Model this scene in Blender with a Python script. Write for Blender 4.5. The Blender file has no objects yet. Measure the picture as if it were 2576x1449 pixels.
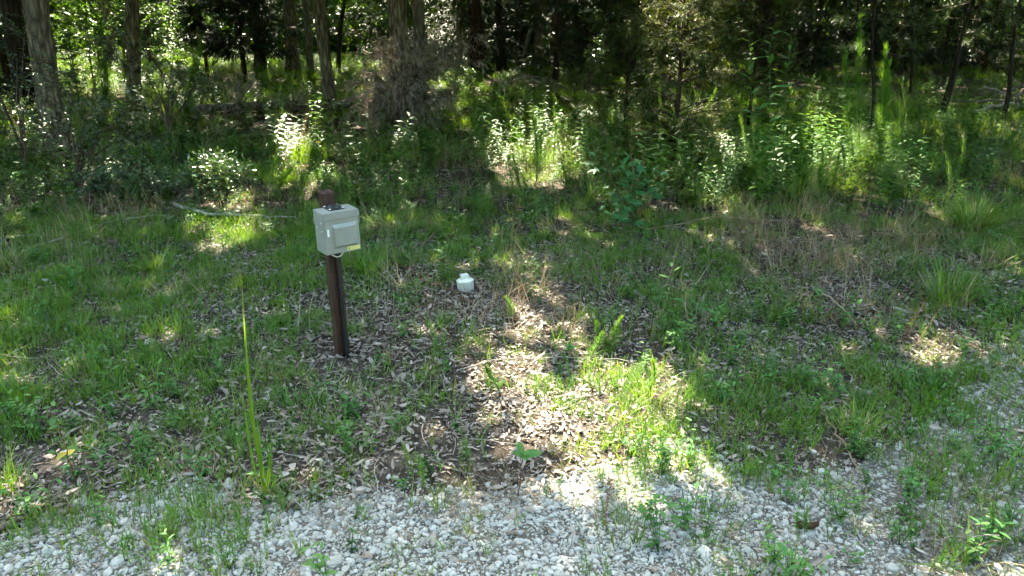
import bpy, bmesh, math, random
import numpy as np
from mathutils import Vector

R = math.radians
random.seed(7)
RNG = np.random.default_rng(7)
scene = bpy.context.scene
COL = scene.collection

# ------------------------------------------------------------------ camera, sky, sun, exposure
CAM_Z, PITCH, FPX, PW, PH = 2.3, R(20.5), 1900.0, 2576.0, 1449.0
cam_d = bpy.data.cameras.new('camera'); cam = bpy.data.objects.new('camera', cam_d); COL.objects.link(cam)
cam.location = (0, 0, CAM_Z); cam.rotation_euler = (R(90) - PITCH, 0, 0)
cam_d.sensor_width = 36.0; cam_d.lens = FPX / PW * 36.0; cam_d.clip_start = 0.05; cam_d.clip_end = 1200
scene.camera = cam

SUN_AZ, SUN_EL = R(-13), R(49)          # azimuth from +Y towards +X
world = bpy.data.worlds.new('World'); scene.world = world; world.use_nodes = True
wn = world.node_tree.nodes; wl = world.node_tree.links
sky = wn.new('ShaderNodeTexSky'); sky.sky_type = 'NISHITA'; sky.sun_disc = False
sky.sun_elevation = SUN_EL; sky.sun_rotation = SUN_AZ
sky.air_density = 1.0; sky.dust_density = 2.5; sky.ozone_density = 0.6; sky.altitude = 150
wb = wn.new('ShaderNodeMix'); wb.data_type = 'RGBA'; wb.blend_type = 'MULTIPLY'; wb.inputs[0].default_value = 1; wb.inputs[7].default_value = (.96, 1.0, .81, 1)   # the camera's white balance, set for the shade
wl.new(sky.outputs[0], wb.inputs[6]); wl.new(wb.outputs[2], wn['Background'].inputs[0]); wn['Background'].inputs[1].default_value = 0.15
sun_d = bpy.data.lights.new('sun', 'SUN'); sun = bpy.data.objects.new('sun', sun_d); COL.objects.link(sun)
sun_d.energy = 5.0; sun_d.angle = R(0.55); sun_d.color = (1.0, 0.90, 0.68)
SV = np.array([math.sin(SUN_AZ) * math.cos(SUN_EL), math.cos(SUN_AZ) * math.cos(SUN_EL), math.sin(SUN_EL)])
sun.rotation_euler = Vector(-SV).to_track_quat('-Z', 'Y').to_euler(); sun.location = Vector(SV * 40)
vs = scene.view_settings
vs.view_transform = 'Standard'; vs.look = 'None'; vs.gamma = 1.0; vs.use_curve_mapping = False
vs.exposure = 3.62
cy = scene.cycles
cy.max_bounces = 3; cy.diffuse_bounces = 3; cy.glossy_bounces = 1; cy.transmission_bounces = 3; cy.transparent_max_bounces = 2
cy.caustics_reflective = False; cy.caustics_refractive = False
cy.sample_clamp_indirect = 6.0
cy.use_denoising = True; cy.denoiser = 'OPENIMAGEDENOISE'
cy.use_adaptive_sampling = True; cy.adaptive_threshold = .02; cy.adaptive_min_samples = 14

# ------------------------------------------------------------------ picture <-> place
_c, _s = math.cos(PITCH), math.sin(PITCH)
_PERM = np.random.default_rng(3).random((64, 64))
def vnoise(x, y, sc=1.0, seed=0):
    x = np.asarray(x, float) * sc + seed * 17.31; y = np.asarray(y, float) * sc + seed * 9.77
    xi = np.floor(x).astype(int); yi = np.floor(y).astype(int); fx = x - xi; fy = y - yi
    fx = fx * fx * (3 - 2 * fx); fy = fy * fy * (3 - 2 * fy)
    a = _PERM[xi % 64, yi % 64]; b = _PERM[(xi + 1) % 64, yi % 64]; c = _PERM[xi % 64, (yi + 1) % 64]; d = _PERM[(xi + 1) % 64, (yi + 1) % 64]
    return (a * (1 - fx) + b * fx) * (1 - fy) + (c * (1 - fx) + d * fx) * fy
def fbm(x, y, sc=1.0, seed=0):
    return 0.5 * vnoise(x, y, sc, seed) + 0.3 * vnoise(x, y, sc * 2.1, seed + 1) + 0.2 * vnoise(x, y, sc * 4.3, seed + 2)
def ground_h(x, y):
    x = np.asarray(x, float); y = np.asarray(y, float)
    near = np.clip((y + 6) / 6, 0, 1) * np.clip((90 - np.abs(x)) / 20, 0, 1) * np.clip((110 - y) / 20, 0, 1)
    return near * (0.16 * (vnoise(x, y, 0.35, 4) - .5) + 0.07 * (vnoise(x, y, 1.1, 5) - .5) + 0.03 * (vnoise(x, y, 3.0, 6) - .5))
def ray(px, py):
    a = (px - PW / 2) / FPX; b = (PH / 2 - py) / FPX
    return np.array([a, _c + b * _s, -_s + b * _c])
def G(px, py):
    d = ray(px, py); z = 0.0
    for _ in range(8):
        t = (z - CAM_Z) / d[2]; p = d * t; z = float(ground_h(p[0], p[1]))
    return np.array([p[0], p[1], z])
def At(px, py, Y):
    d = ray(px, py); t = Y / d[1]
    return np.array([0, 0, CAM_Z]) + d * t
def proj(P):
    P = np.asarray(P, float).reshape(-1, 3); dy = P[:, 1]; dz = P[:, 2] - CAM_Z
    dep = dy * _c - dz * _s
    return PW / 2 + FPX * P[:, 0] / np.maximum(dep, .05), PH / 2 - FPX * (dy * _s + dz * _c) / np.maximum(dep, .05), dep
def mpp(p):
    return float(proj(p)[2][0]) / FPX           # metres per picture unit at a point

# ------------------------------------------------------------------ mesh helpers
def mk_mesh(name, V, Fs, rnd=None, smooth=False):
    V = np.asarray(V, np.float32).reshape(-1, 3)
    if isinstance(Fs, np.ndarray): Fs = [Fs]
    Fs = [np.asarray(f, np.int32) for f in Fs if len(f)]
    me = bpy.data.meshes.new(name)
    me.vertices.add(len(V)); me.vertices.foreach_set('co', V.ravel())
    nl = sum(f.size for f in Fs); npol = sum(len(f) for f in Fs)
    me.loops.add(nl); me.polygons.add(npol)
    me.loops.foreach_set('vertex_index', np.concatenate([f.ravel() for f in Fs]))
    st, o = [], 0
    for f in Fs:
        st.append(o + np.arange(len(f)) * f.shape[1]); o += f.size
    me.polygons.foreach_set('loop_start', np.concatenate(st).astype(np.int32))
    if smooth: me.polygons.foreach_set('use_smooth', np.ones(npol, bool))
    if rnd is not None:
        at = me.attributes.new('rnd', 'FLOAT', 'POINT'); at.data.foreach_set('value', np.asarray(rnd, np.float32))
    me.update(calc_edges=True)
    return me
def tag(o, label=None, cat=None, group=None, kind=None):
    if label: o['label'] = label
    if cat: o['category'] = cat
    if group: o['group'] = group
    if kind: o['kind'] = kind
    return o
def link(name, me, mat=None, parent=None):
    o = bpy.data.objects.new(name, me); COL.objects.link(o)
    if mat is not None and not me.materials: me.materials.append(mat)
    if parent is not None: o.parent = parent
    return o
def thing(name, label, cat, loc, rz=0, group=None):
    o = bpy.data.objects.new(name, None); COL.objects.link(o); o.empty_display_size = .1
    o.location = tuple(float(v) for v in loc); o.rotation_euler = (0, 0, rz)
    return tag(o, label, cat, group)
def part(root, name, V, F, mat, rnd=None, smooth=False):
    """V in world coordinates; the part is stored relative to its thing."""
    V = np.asarray(V, float).reshape(-1, 3) - np.array(root.location)
    return link(name, mk_mesh(name, V, F, rnd, smooth), mat, root)
class Acc:
    def __init__(s): s.V, s.F, s.r, s.n = [], {3: [], 4: []}, [], 0
    def add(s, V, F, rnd=0.5):
        V = np.asarray(V, float).reshape(-1, 3)
        for f in ([F] if isinstance(F, np.ndarray) else F):
            if len(f): s.F[f.shape[1]].append(f + s.n)
        s.V.append(V); s.r.append(np.broadcast_to(np.asarray(rnd, float), (len(V),))); s.n += len(V)
        return s
    def out(s):
        return np.concatenate(s.V), [np.concatenate(v) for v in s.F.values() if v], np.concatenate(s.r)
    def part(s, root, name, mat, smooth=False):
        V, F, r = s.out(); return part(root, name, V, F, mat, r, smooth)
    def mesh(s, name, mat, smooth=False):
        V, F, r = s.out(); me = mk_mesh(name, V, F, r, smooth); me.materials.append(mat); return me
def unit(v):
    v = np.asarray(v, float); return v / np.maximum(np.linalg.norm(v, axis=-1, keepdims=True), 1e-9)
def perp(D):
    D = unit(D); ref = np.where(np.abs(D[..., 2:3]) > .9, np.array([1., 0, 0]), np.array([0., 0, 1.]))
    A = unit(np.cross(D, ref)); return A, np.cross(D, A)
def tube(P, rad, sides=8, rough=0.0, seed=0, cap=True):
    P = np.asarray(P, float); rad = np.broadcast_to(np.asarray(rad, float), (len(P),))
    D = np.gradient(P, axis=0); A, B = perp(D)
    for i in range(1, len(P)):                      # keep the rings from twisting
        if (A[i] * A[i - 1]).sum() < 0: A[i] = -A[i]; B[i] = -B[i]
    th = np.arange(sides) / sides * 2 * math.pi
    rr = rad[:, None] * np.ones(sides)
    if rough:
        n = vnoise(np.arange(sides)[None, :] * .9 + 0 * rr, np.arange(len(P))[:, None] * .35 + 0 * rr, 1.0, seed)
        rr = rr * (1 + rough * (n - .5) * 2)
    V = P[:, None] + rr[..., None] * (np.cos(th)[None, :, None] * A[:, None] + np.sin(th)[None, :, None] * B[:, None])
    i, j = np.meshgrid(np.arange(len(P) - 1), np.arange(sides), indexing='ij'); j2 = (j + 1) % sides
    F = np.stack([i * sides + j, i * sides + j2, (i + 1) * sides + j2, (i + 1) * sides + j], -1).reshape(-1, 4)
    V = V.reshape(-1, 3); Fs = [F]
    if cap:
        n = len(V); V = np.concatenate([V, P[:1], P[-1:]]); k = np.arange(sides); k2 = (k + 1) % sides; e = (len(P) - 1) * sides
        Fs.append(np.concatenate([np.stack([k2, k, 0 * k + n], -1), np.stack([e + k, e + k2, 0 * k + n + 1], -1)]))
    return V, Fs
def prisms(P0, P1, r0, r1):
    """many thin three-sided twigs"""
    P0 = np.asarray(P0, float).reshape(-1, 3); P1 = np.asarray(P1, float).reshape(-1, 3); n = len(P0)
    A, B = perp(P1 - P0); r0 = np.broadcast_to(r0, (n,))[:, None]; r1 = np.broadcast_to(r1, (n,))[:, None]
    V = []
    for P, r in ((P0, r0), (P1, r1)):
        for k in range(3):
            a = k * 2.0944; V.append(P + r * (math.cos(a) * A + math.sin(a) * B))
    V = np.stack(V, 1).reshape(-1, 3); b = (np.arange(n) * 6)[:, None]
    F = np.concatenate([b + np.array([k, (k + 1) % 3, 3 + (k + 1) % 3, 3 + k]) for k in range(3)])
    return V, F
TPL = {
 'diamond': (np.array([[0, 0, 0], [.45, -.5, .12], [1, 0, -.06], [.45, .5, .12]], float), np.array([[0, 1, 2], [0, 2, 3]])),
 'oval': (np.array([[0, 0, 0], [.25, -.42, .08], [.65, -.42, .05], [1, 0, -.12], [.65, .42, .05], [.25, .42, .08]], float), np.array([[0, 1, 2], [0, 2, 3], [0, 3, 4], [0, 4, 5]])),
 'lance': (np.array([[0, 0, 0], [.2, -.4, .1], [.5, -.5, .05], [.8, -.25, -.15], [1, 0, -.45], [.8, .25, -.15], [.5, .5, .05], [.2, .4, .1], [.5, 0, -.06], [.8, 0, -.22]], float),
           np.array([[0, 1, 8], [1, 2, 8], [2, 3, 9], [2, 9, 8], [3, 4, 9], [4, 5, 9], [5, 6, 9], [6, 8, 9], [6, 7, 8], [7, 0, 8]])),
}
_pts = [[0, 0, 0]]
for _a, _r in ((-150, .22), (-105, .62), (-78, .3), (-52, .85), (-26, .34), (0, 1.0), (26, .34), (52, .85), (78, .3), (105, .62), (150, .22)):
    _pts.append([.28 + .72 * _r * math.cos(R(_a)), .8 * _r * math.sin(R(_a)), -.12 * _r * _r])
TPL['star'] = (np.array(_pts + [[.28, 0, .03]], float), np.array([[12, i, i + 1] for i in range(1, 11)] + [[12, 11, 1]]))
def leafmesh(P, D, N, L, W, kind='diamond'):
    tv, tf = TPL[kind]; P = np.asarray(P, float).reshape(-1, 3); n = len(P)
    D = unit(np.broadcast_to(D, (n, 3))); S = unit(np.cross(D, np.broadcast_to(N, (n, 3)))); U = np.cross(S, D)
    L = np.broadcast_to(L, (n,))[:, None, None]; W = np.broadcast_to(W, (n,))[:, None, None]
    V = P[:, None] + D[:, None] * tv[None, :, 0:1] * L + S[:, None] * tv[None, :, 1:2] * W + U[:, None] * tv[None, :, 2:3] * W
    F = (tf[None] + (np.arange(n) * len(tv))[:, None, None]).reshape(-1, 3)
    return V.reshape(-1, 3), F
def rdir(n, zlo=-1, zhi=1, rng=RNG):
    z = rng.uniform(zlo, zhi, n); a = rng.uniform(0, 2 * math.pi, n); r = np.sqrt(np.maximum(0, 1 - z * z))
    return np.stack([r * np.cos(a), r * np.sin(a), z], -1)
def blades(base, az, tilt, L, W, bend, seg=3, rng=RNG, roll=0.0, tipw=.12):
    """ribbons: az direction of lean, tilt from vertical at the base, bend added along the length"""
    base = np.asarray(base, float).reshape(-1, 3); n = len(base)
    az, tilt, L, W, bend = [np.broadcast_to(np.asarray(v, float), (n,)) for v in (az, tilt, L, W, bend)]
    dx = np.stack([np.cos(az), np.sin(az), 0 * az], -1)
    wa = az + math.pi / 2 + rng.uniform(-1, 1, n) * roll
    wd = np.stack([np.cos(wa), np.sin(wa), 0 * az], -1)
    p = base.copy(); rows = []
    for s in range(seg + 1):
        t = s / seg
        w = W * (1 - t ** 1.7 * (1 - tipw)) * (.75 + .25 * min(1, t * 3)) * .5
        rows += [p - wd * w[:, None], p + wd * w[:, None]]
        th = tilt + bend * (t + .5 / seg)
        p = p + (np.sin(th)[:, None] * dx + np.cos(th)[:, None] * np.array([0, 0, 1.])) * (L / seg)[:, None]
    V = np.stack(rows, 1); k = 2 * (seg + 1); b = (np.arange(n) * k)[:, None]
    F = np.concatenate([b + np.array([2 * s, 2 * s + 1, 2 * s + 3, 2 * s + 2]) for s in range(seg)])
    return V.reshape(-1, 3), F, k
def rep(r, k): return np.repeat(r, k)

# ------------------------------------------------------------------ materials
def nt(name):
    m = bpy.data.materials.new(name); m.use_nodes = True; t = m.node_tree
    return m, t.nodes, t.links, t.nodes['Principled BSDF']
def ramp(n, stops):
    r = n.new('ShaderNodeValToRGB'); e = r.color_ramp.elements
    while len(e) < len(stops): e.new(.5)
    for k, (p, c) in enumerate(stops): e[k].position = p; e[k].color = (*c, 1)
    return r
def rand_value(n, l):
    a = n.new('ShaderNodeAttribute'); a.attribute_name = 'rnd'; i = n.new('ShaderNodeObjectInfo')
    s = n.new('ShaderNodeMath'); s.operation = 'MULTIPLY_ADD'; s.inputs[1].default_value = .55
    l.new(a.outputs['Fac'], s.inputs[0])
    s2 = n.new('ShaderNodeMath'); s2.operation = 'MULTIPLY'; s2.inputs[1].default_value = .45
    l.new(i.outputs['Random'], s2.inputs[0]); l.new(s2.outputs[0], s.inputs[2])
    return s.outputs[0]
def leaf_mat(name, stops, trans=.4, rough=.45, spec=.4, tcol=(1.45, 1.25, .25)):
    m, n, l, b = nt(name)
    r = ramp(n, stops); l.new(rand_value(n, l), r.inputs[0])
    l.new(r.outputs[0], b.inputs['Base Color']); b.inputs['Roughness'].default_value = rough
    b.inputs['Specular IOR Level'].default_value = spec
    if trans > 0:
        t = n.new('ShaderNodeBsdfTranslucent'); mx = n.new('ShaderNodeMixShader'); mx.inputs[0].default_value = trans
        mc = n.new('ShaderNodeMix'); mc.data_type = 'RGBA'; mc.blend_type = 'MULTIPLY'; mc.inputs[0].default_value = 1
        l.new(r.outputs[0], mc.inputs[6]); mc.inputs[7].default_value = (*tcol, 1)
        l.new(mc.outputs[2], t.inputs[0]); l.new(b.outputs[0], mx.inputs[1]); l.new(t.outputs[0], mx.inputs[2])
        l.new(mx.outputs[0], n['Material Output'].inputs[0])
    return m
def noise_mat(name, stops, scale=6, stretch=(1, 1, 1), bump=.3, rough=.9, detail=6, spec=.2, use_rand=False, dist=.02):
    m, n, l, b = nt(name)
    tc = n.new('ShaderNodeTexCoord'); mp = n.new('ShaderNodeMapping'); mp.inputs['Scale'].default_value = stretch
    l.new(tc.outputs['Object'], mp.inputs[0])
    nz = n.new('ShaderNodeTexNoise'); nz.inputs['Scale'].default_value = scale; nz.inputs['Detail'].default_value = detail; nz.inputs['Roughness'].default_value = .65
    l.new(mp.outputs[0], nz.inputs['Vector']); r = ramp(n, stops)
    if use_rand:
        a = n.new('ShaderNodeMath'); a.operation = 'MULTIPLY_ADD'; a.inputs[1].default_value = .5
        l.new(nz.outputs[0], a.inputs[0])
        q = n.new('ShaderNodeMath'); q.operation = 'MULTIPLY'; q.inputs[1].default_value = .5; l.new(rand_value(n, l), q.inputs[0])
        l.new(q.outputs[0], a.inputs[2]); l.new(a.outputs[0], r.inputs[0])
    else: l.new(nz.outputs[0], r.inputs[0])
    l.new(r.outputs[0], b.inputs['Base Color']); b.inputs['Roughness'].default_value = rough; b.inputs['Specular IOR Level'].default_value = spec
    if bump:
        bp = n.new('ShaderNodeBump'); bp.inputs['Strength'].default_value = bump; bp.inputs['Distance'].default_value = dist
        l.new(nz.outputs[0], bp.inputs['Height']); l.new(bp.outputs[0], b.inputs['Normal'])
    return m
def bark_mat(name, dark, light, scale=1.0):
    m, n, l, b = nt(name)
    tc = n.new('ShaderNodeTexCoord'); mp = n.new('ShaderNodeMapping'); mp.inputs['Scale'].default_value = (13 * scale, 13 * scale, 2.6 * scale)
    l.new(tc.outputs['Object'], mp.inputs[0])
    v = n.new('ShaderNodeTexVoronoi'); v.feature = 'DISTANCE_TO_EDGE'; v.inputs['Scale'].default_value = 1.0; v.inputs['Randomness'].default_value = 1
    nz = n.new('ShaderNodeTexNoise'); nz.inputs['Scale'].default_value = 1.3; nz.inputs['Detail'].default_value = 7; nz.inputs['Roughness'].default_value = .7
    l.new(mp.outputs[0], nz.inputs['Vector'])
    ad = n.new('ShaderNodeVectorMath'); ad.operation = 'ADD'; l.new(mp.outputs[0], ad.inputs[0]); l.new(nz.outputs['Color'], ad.inputs[1]); l.new(ad.outputs[0], v.inputs['Vector'])
    mm = n.new('ShaderNodeMath'); mm.operation = 'MULTIPLY_ADD'; mm.inputs[1].default_value = 1.6
    l.new(v.outputs['Distance'], mm.inputs[0])
    s = n.new('ShaderNodeMath'); s.operation = 'MULTIPLY_ADD'; s.inputs[1].default_value = .9; s.inputs[2].default_value = -.25; l.new(nz.outputs[0], s.inputs[0]); l.new(s.outputs[0], mm.inputs[2])
    r = ramp(n, [(.05, dark), (.45, tuple(.5 * (a + c) for a, c in zip(dark, light))), (.85, light)]); l.new(mm.outputs[0], r.inputs[0])
    l.new(r.outputs[0], b.inputs['Base Color']); b.inputs['Roughness'].default_value = .92; b.inputs['Specular IOR Level'].default_value = .15
    bp = n.new('ShaderNodeBump'); bp.inputs['Strength'].default_value = .9; bp.inputs['Distance'].default_value = .025
    l.new(mm.outputs[0], bp.inputs['Height']); l.new(bp.outputs[0], b.inputs['Normal'])
    return m
def plain(name, col, rough=.5, metal=0, spec=.5, var=.12, scale=40, bump=.05):
    lo = tuple(c * (1 - var) for c in col); hi = tuple(min(1, c * (1 + var)) for c in col)
    m = noise_mat(name, [(.3, lo), (.7, hi)], scale, (1, 1, 1), bump, rough, 5, spec, dist=.002)
    m.node_tree.nodes['Principled BSDF'].inputs['Metallic'].default_value = metal
    return m

M = {}
M['grass'] = leaf_mat('grass_green', [(.05, (.056, .14, .010)), (.45, (.098, .205, .016)), (.85, (.16, .25, .028)), (1, (.32, .27, .10))], .42)
M['grass_cool'] = leaf_mat('grass_cool', [(.05, (.042, .12, .016)), (.6, (.078, .18, .024)), (1, (.13, .23, .034))], .4, .4)
M['fuzz'] = leaf_mat('feathery_green', [(.05, (.054, .14, .012)), (.6, (.092, .215, .020)), (1, (.16, .27, .032))], .45, .6)
M['broad'] = leaf_mat('broadleaf_green', [(.05, (.025, .075, .02)), (.6, (.045, .125, .03)), (1, (.09, .18, .04))], .4, .5, .28)
M['seed'] = leaf_mat('seedling_green', [(.05, (.05, .14, .035)), (.6, (.075, .19, .05)), (1, (.14, .24, .06))], .4, .55, .22)
M['yellowleaf'] = leaf_mat('yellowing_leaf', [(.1, (.30, .28, .03)), (1, (.42, .33, .04))], .4, .5)
M['yaupon'] = leaf_mat('glossy_small_leaf', [(.05, (.032, .078, .034)), (.6, (.055, .12, .048)), (1, (.09, .16, .06))], .22, .28, .8)
M['gum'] = leaf_mat('lobed_leaf', [(.05, (.035, .125, .042)), (.6, (.05, .175, .058)), (1, (.09, .22, .06))], .38, .35)
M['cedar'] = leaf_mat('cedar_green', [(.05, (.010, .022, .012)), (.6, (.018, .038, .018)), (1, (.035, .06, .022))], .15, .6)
M['pine'] = leaf_mat('pine_needle', [(.05, (.025, .06, .018)), (.6, (.045, .095, .025)), (1, (.12, .13, .04))], .2, .35, .5)
M['canopy'] = leaf_mat('canopy_leaf', [(.05, (.03, .08, .015)), (.6, (.05, .11, .02)), (1, (.08, .15, .03))], .3, .5)
M['under'] = leaf_mat('understory_leaf', [(.05, (.04, .115, .02)), (.6, (.07, .17, .03)), (1, (.14, .24, .045))], .42, .4)
M['straw'] = leaf_mat('dead_grass', [(.05, (.13, .085, .05)), (.6, (.26, .19, .115)), (1, (.42, .35, .24))], .25, .7, .2, (1, .9, .7))
M['deadneedle'] = leaf_mat('dead_needles', [(.05, (.15, .115, .09)), (.6, (.29, .235, .195)), (1, (.42, .35, .30))], .1, .8, .15, (1, .9, .8))
M['litter'] = leaf_mat('dead_leaf', [(.0, (.05, .034, .025)), (.2, (.12, .09, .07)), (.45, (.19, .152, .128)), (.7, (.25, .212, .185)), (.92, (.38, .335, .295)), (1, (.18, .075, .038))], .12, .55, .35, (1, .85, .7))
M['stone'] = noise_mat('limestone', [(.06, (.11, .092, .072)), (.18, (.20, .186, .16)), (.42, (.31, .304, .285)), (.8, (.45, .447, .43))], 22, (1, 1, 1), .35, .85, 6, .25, True, .006)
M['dust'] = noise_mat('limestone_dust', [(.3, (.035, .029, .023)), (.5, (.085, .076, .064)), (.72, (.22, .208, .188))], 26, (1, 1, 1), .6, .95, 8, .15, False, .02)
M['soil'] = noise_mat('forest_soil', [(.3, (.016, .012, .009)), (.5, (.040, .031, .024)), (.7, (.085, .070, .056))], 14, (1, 1, 1), .7, 1.0, 8, .1, False, .03)
M['bark'] = bark_mat('rough_bark', (.016, .011, .008), (.29, .23, .17))
M['bark_pale'] = bark_mat('pale_bark', (.05, .04, .03), (.24, .21, .17), 1.2)
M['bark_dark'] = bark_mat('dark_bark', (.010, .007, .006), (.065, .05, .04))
M['bark_red'] = bark_mat('cedar_bark', (.016, .008, .006), (.095, .055, .04), 1.1)
M['stick'] = noise_mat('weathered_stick', [(.3, (.09, .075, .06)), (.5, (.22, .19, .16)), (.75, (.36, .33, .29))], 30, (1, 1, 1), .5, .9, 6, .2, True, .006)
M['twig'] = noise_mat('brown_twig', [(.3, (.04, .028, .02)), (.7, (.13, .095, .07))], 30, (1, 1, 1), .3, .9, 5, .2, True, .004)
M['greenstem'] = noise_mat('green_stem', [(.3, (.05, .09, .025)), (.7, (.10, .13, .045))], 20, (1, 1, 1), .2, .6, 4, .3, False, .004)
M['redstem'] = noise_mat('reddish_stem', [(.3, (.09, .035, .022)), (.7, (.19, .085, .05))], 20, (1, 1, 1), .2, .7, 4, .3, False, .004)

# ------------------------------------------------------------------ ground and gravel drive
def axis(fine_lo, fine_hi, step, far_lo, far_hi):
    a = list(np.arange(fine_lo, fine_hi + step / 2, step)); s = step
    while a[-1] < far_hi: s *= 1.28; a.append(a[-1] + s)
    s = step
    while a[0] > far_lo: s *= 1.28; a.insert(0, a[0] - s)
    return np.array(a)
def sheet(xs, ys, zf):
    X, Y = np.meshgrid(xs, ys); V = np.stack([X, Y, zf(X, Y)], -1).reshape(-1, 3)
    i, j = np.meshgrid(np.arange(len(ys) - 1), np.arange(len(xs) - 1), indexing='ij'); w = len(xs)
    return V, np.stack([i * w + j, i * w + j + 1, (i + 1) * w + j + 1, (i + 1) * w + j], -1).reshape(-1, 4)
gv, gf = sheet(axis(-9, 9, .1, -600, 600), axis(1.5, 16, .1, -500, 700), ground_h)
ground = tag(link('ground', mk_mesh('ground', gv, gf, None, True), M['soil']), 'dark forest soil under leaves and grass', 'ground', kind='structure')

_edge = np.array([G(*p)[:2] for p in ((-500, 1390), (0, 1325), (230, 1265), (450, 1215), (680, 1262), (900, 1222), (1120, 1232), (1300, 1220), (1500, 1165), (1750, 1150), (2000, 1185), (2250, 1125), (2450, 985), (2576, 810), (2900, 620))])
def road_mask(x, y):
    """0..1 how much gravel: above .5 is the drive"""
    yb = np.interp(x, _edge[:, 0], _edge[:, 1])
    n = (fbm(x, y, 1.6, 21) - .5) * .9
    return np.clip(.5 + (yb + n * .55 - y) / .9, 0, 1)
rv, rf = sheet(np.arange(-9, 11.01, .08), np.arange(-3, 9.01, .08), lambda x, y: ground_h(x, y) + (road_mask(x, y) - .5) * .03)
road = tag(link('gravel_drive', mk_mesh('gravel_drive', rv, rf, None, True), M['dust']), 'pale crushed limestone drive along the clearing', 'drive', kind='structure')

def surf(x, y):
    return np.maximum(ground_h(x, y), ground_h(x, y) + (road_mask(x, y) - .5) * .03)

# green cover as read over the clearing, rows y 500..1400, columns every 184
_green = np.array([
 [.8,.4,.35,.5,.8,.8,.8,.8,.8,.8,.8,.8,.8,.9],
 [.8,.8,.8,.8,.8,.8,.65,.7,.7,.7,.55,.4,.5,.8],
 [.95,.95,.9,.75,.8,.7,.45,.55,.6,.6,.5,.3,.5,.6],
 [.95,.95,.75,.45,.45,.35,.3,.4,.5,.6,.6,.5,.35,.5],
 [.95,.85,.75,.65,.35,.25,.25,.35,.55,.65,.6,.4,.6,.65],
 [.95,.75,.75,.75,.65,.3,.22,.35,.8,.8,.8,.75,.75,.7],
 [.85,.55,.65,.65,.55,.35,.22,.25,.6,.7,.75,.7,.7,.6],
 [.4,.35,.35,.4,.4,.25,.25,.25,.35,.5,.6,.6,.6,.5],
 [.5,.55,.52,.45,.3,.38,.42,.36,.36,.45,.5,.55,.55,.55],
 [.42,.48,.5,.38,.28,.38,.44,.42,.36,.38,.45,.48,.55,.6]])
def green_at(px, py):
    u = np.clip((px - 92) / 184.0, 0, 12.999); v = np.clip((py - 500) / 100.0, 0, 8.999)
    i = v.astype(int); j = u.astype(int); fu = u - j; fv = v - i
    return (_green[i, j] * (1 - fu) + _green[i, j + 1] * fu) * (1 - fv) + (_green[i + 1, j] * (1 - fu) + _green[i + 1, j + 1] * fu) * fv

# ------------------------------------------------------------------ scattering of what nobody could count
def library(name, meshes):
    c = bpy.data.collections.new(name)
    for k, me in enumerate(meshes): c.objects.link(bpy.data.objects.new('%s_%02d' % (name, k), me))
    return c
def scatter(name, pts, rot, scl, idx, lib, label, cat, parent=None):
    n = len(pts); me = bpy.data.meshes.new(name); me.vertices.add(n); me.vertices.foreach_set('co', np.asarray(pts, np.float32).ravel())
    a = me.attributes.new('rot', 'FLOAT_VECTOR', 'POINT'); a.data.foreach_set('vector', np.asarray(rot, np.float32).ravel())
    a = me.attributes.new('scl', 'FLOAT', 'POINT'); a.data.foreach_set('value', np.asarray(scl, np.float32))
    a = me.attributes.new('idx', 'INT', 'POINT'); a.data.foreach_set('value', np.asarray(idx, np.int32))
    o = link(name, me, None, parent); o['kind'] = 'stuff'
    if parent is None: tag(o, label, cat)
    g = bpy.data.node_groups.new(name, 'GeometryNodeTree')
    g.interface.new_socket('Geometry', in_out='INPUT', socket_type='NodeSocketGeometry'); g.interface.new_socket('Geometry', in_out='OUTPUT', socket_type='NodeSocketGeometry')
    N, L = g.nodes, g.links
    gi = N.new('NodeGroupInput'); go = N.new('NodeGroupOutput')
    ci = N.new('GeometryNodeCollectionInfo'); ci.inputs['Collection'].default_value = lib; ci.inputs['Separate Children'].default_value = True; ci.inputs['Reset Children'].default_value = True
    ip = N.new('GeometryNodeInstanceOnPoints'); ip.inputs['Pick Instance'].default_value = True
    def named(nm, ty):
        q = N.new('GeometryNodeInputNamedAttribute'); q.data_type = ty; q.inputs['Name'].default_value = nm
        return [s for s in q.outputs if s.enabled and s.name == 'Attribute'][0]
    e = N.new('FunctionNodeEulerToRotation')
    L.new(named('rot', 'FLOAT_VECTOR'), e.inputs[0]); L.new(e.outputs[0], ip.inputs['Rotation'])
    L.new(named('scl', 'FLOAT'), ip.inputs['Scale']); L.new(named('idx', 'INT'), ip.inputs['Instance Index'])
    L.new(gi.outputs[0], ip.inputs['Points']); L.new(ci.outputs[0], ip.inputs['Instance']); L.new(ip.outputs[0], go.inputs[0])
    md = o.modifiers.new('scatter', 'NODES'); md.node_group = g
    return o
def field(x0, x1, y0, y1, per_m2, rng, margin=1.0):
    """random ground points, kept a little beyond what the camera can see"""
    n = int((x1 - x0) * (y1 - y0) * per_m2); x = rng.uniform(x0, x1, n); y = rng.uniform(y0, y1, n)
    keep = np.abs(x) < .70 * (.94 * y + .8) + margin
    return x[keep], y[keep]
def pieces(name, parent, pts, rot, scl, idx, lib, n=300):
    """the n that show largest become objects of their own under the setting they lie on; returns the mask of the rest"""
    px, py, dep = proj(pts); ok = (px > 0) & (px < PW) & (py > 0) & (py < PH)
    score = np.where(ok, scl / dep, 0); pick = np.argsort(-score)[:n]
    objs = list(lib.objects)
    for k in pick:
        o = bpy.data.objects.new(name, objs[int(idx[k])].data); COL.objects.link(o); o.parent = parent
        o.location = tuple(map(float, pts[k])); o.rotation_euler = tuple(map(float, rot[k])); o.scale = (float(scl[k]),) * 3
    rest = np.ones(len(pts), bool); rest[pick] = False
    return rest


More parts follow.
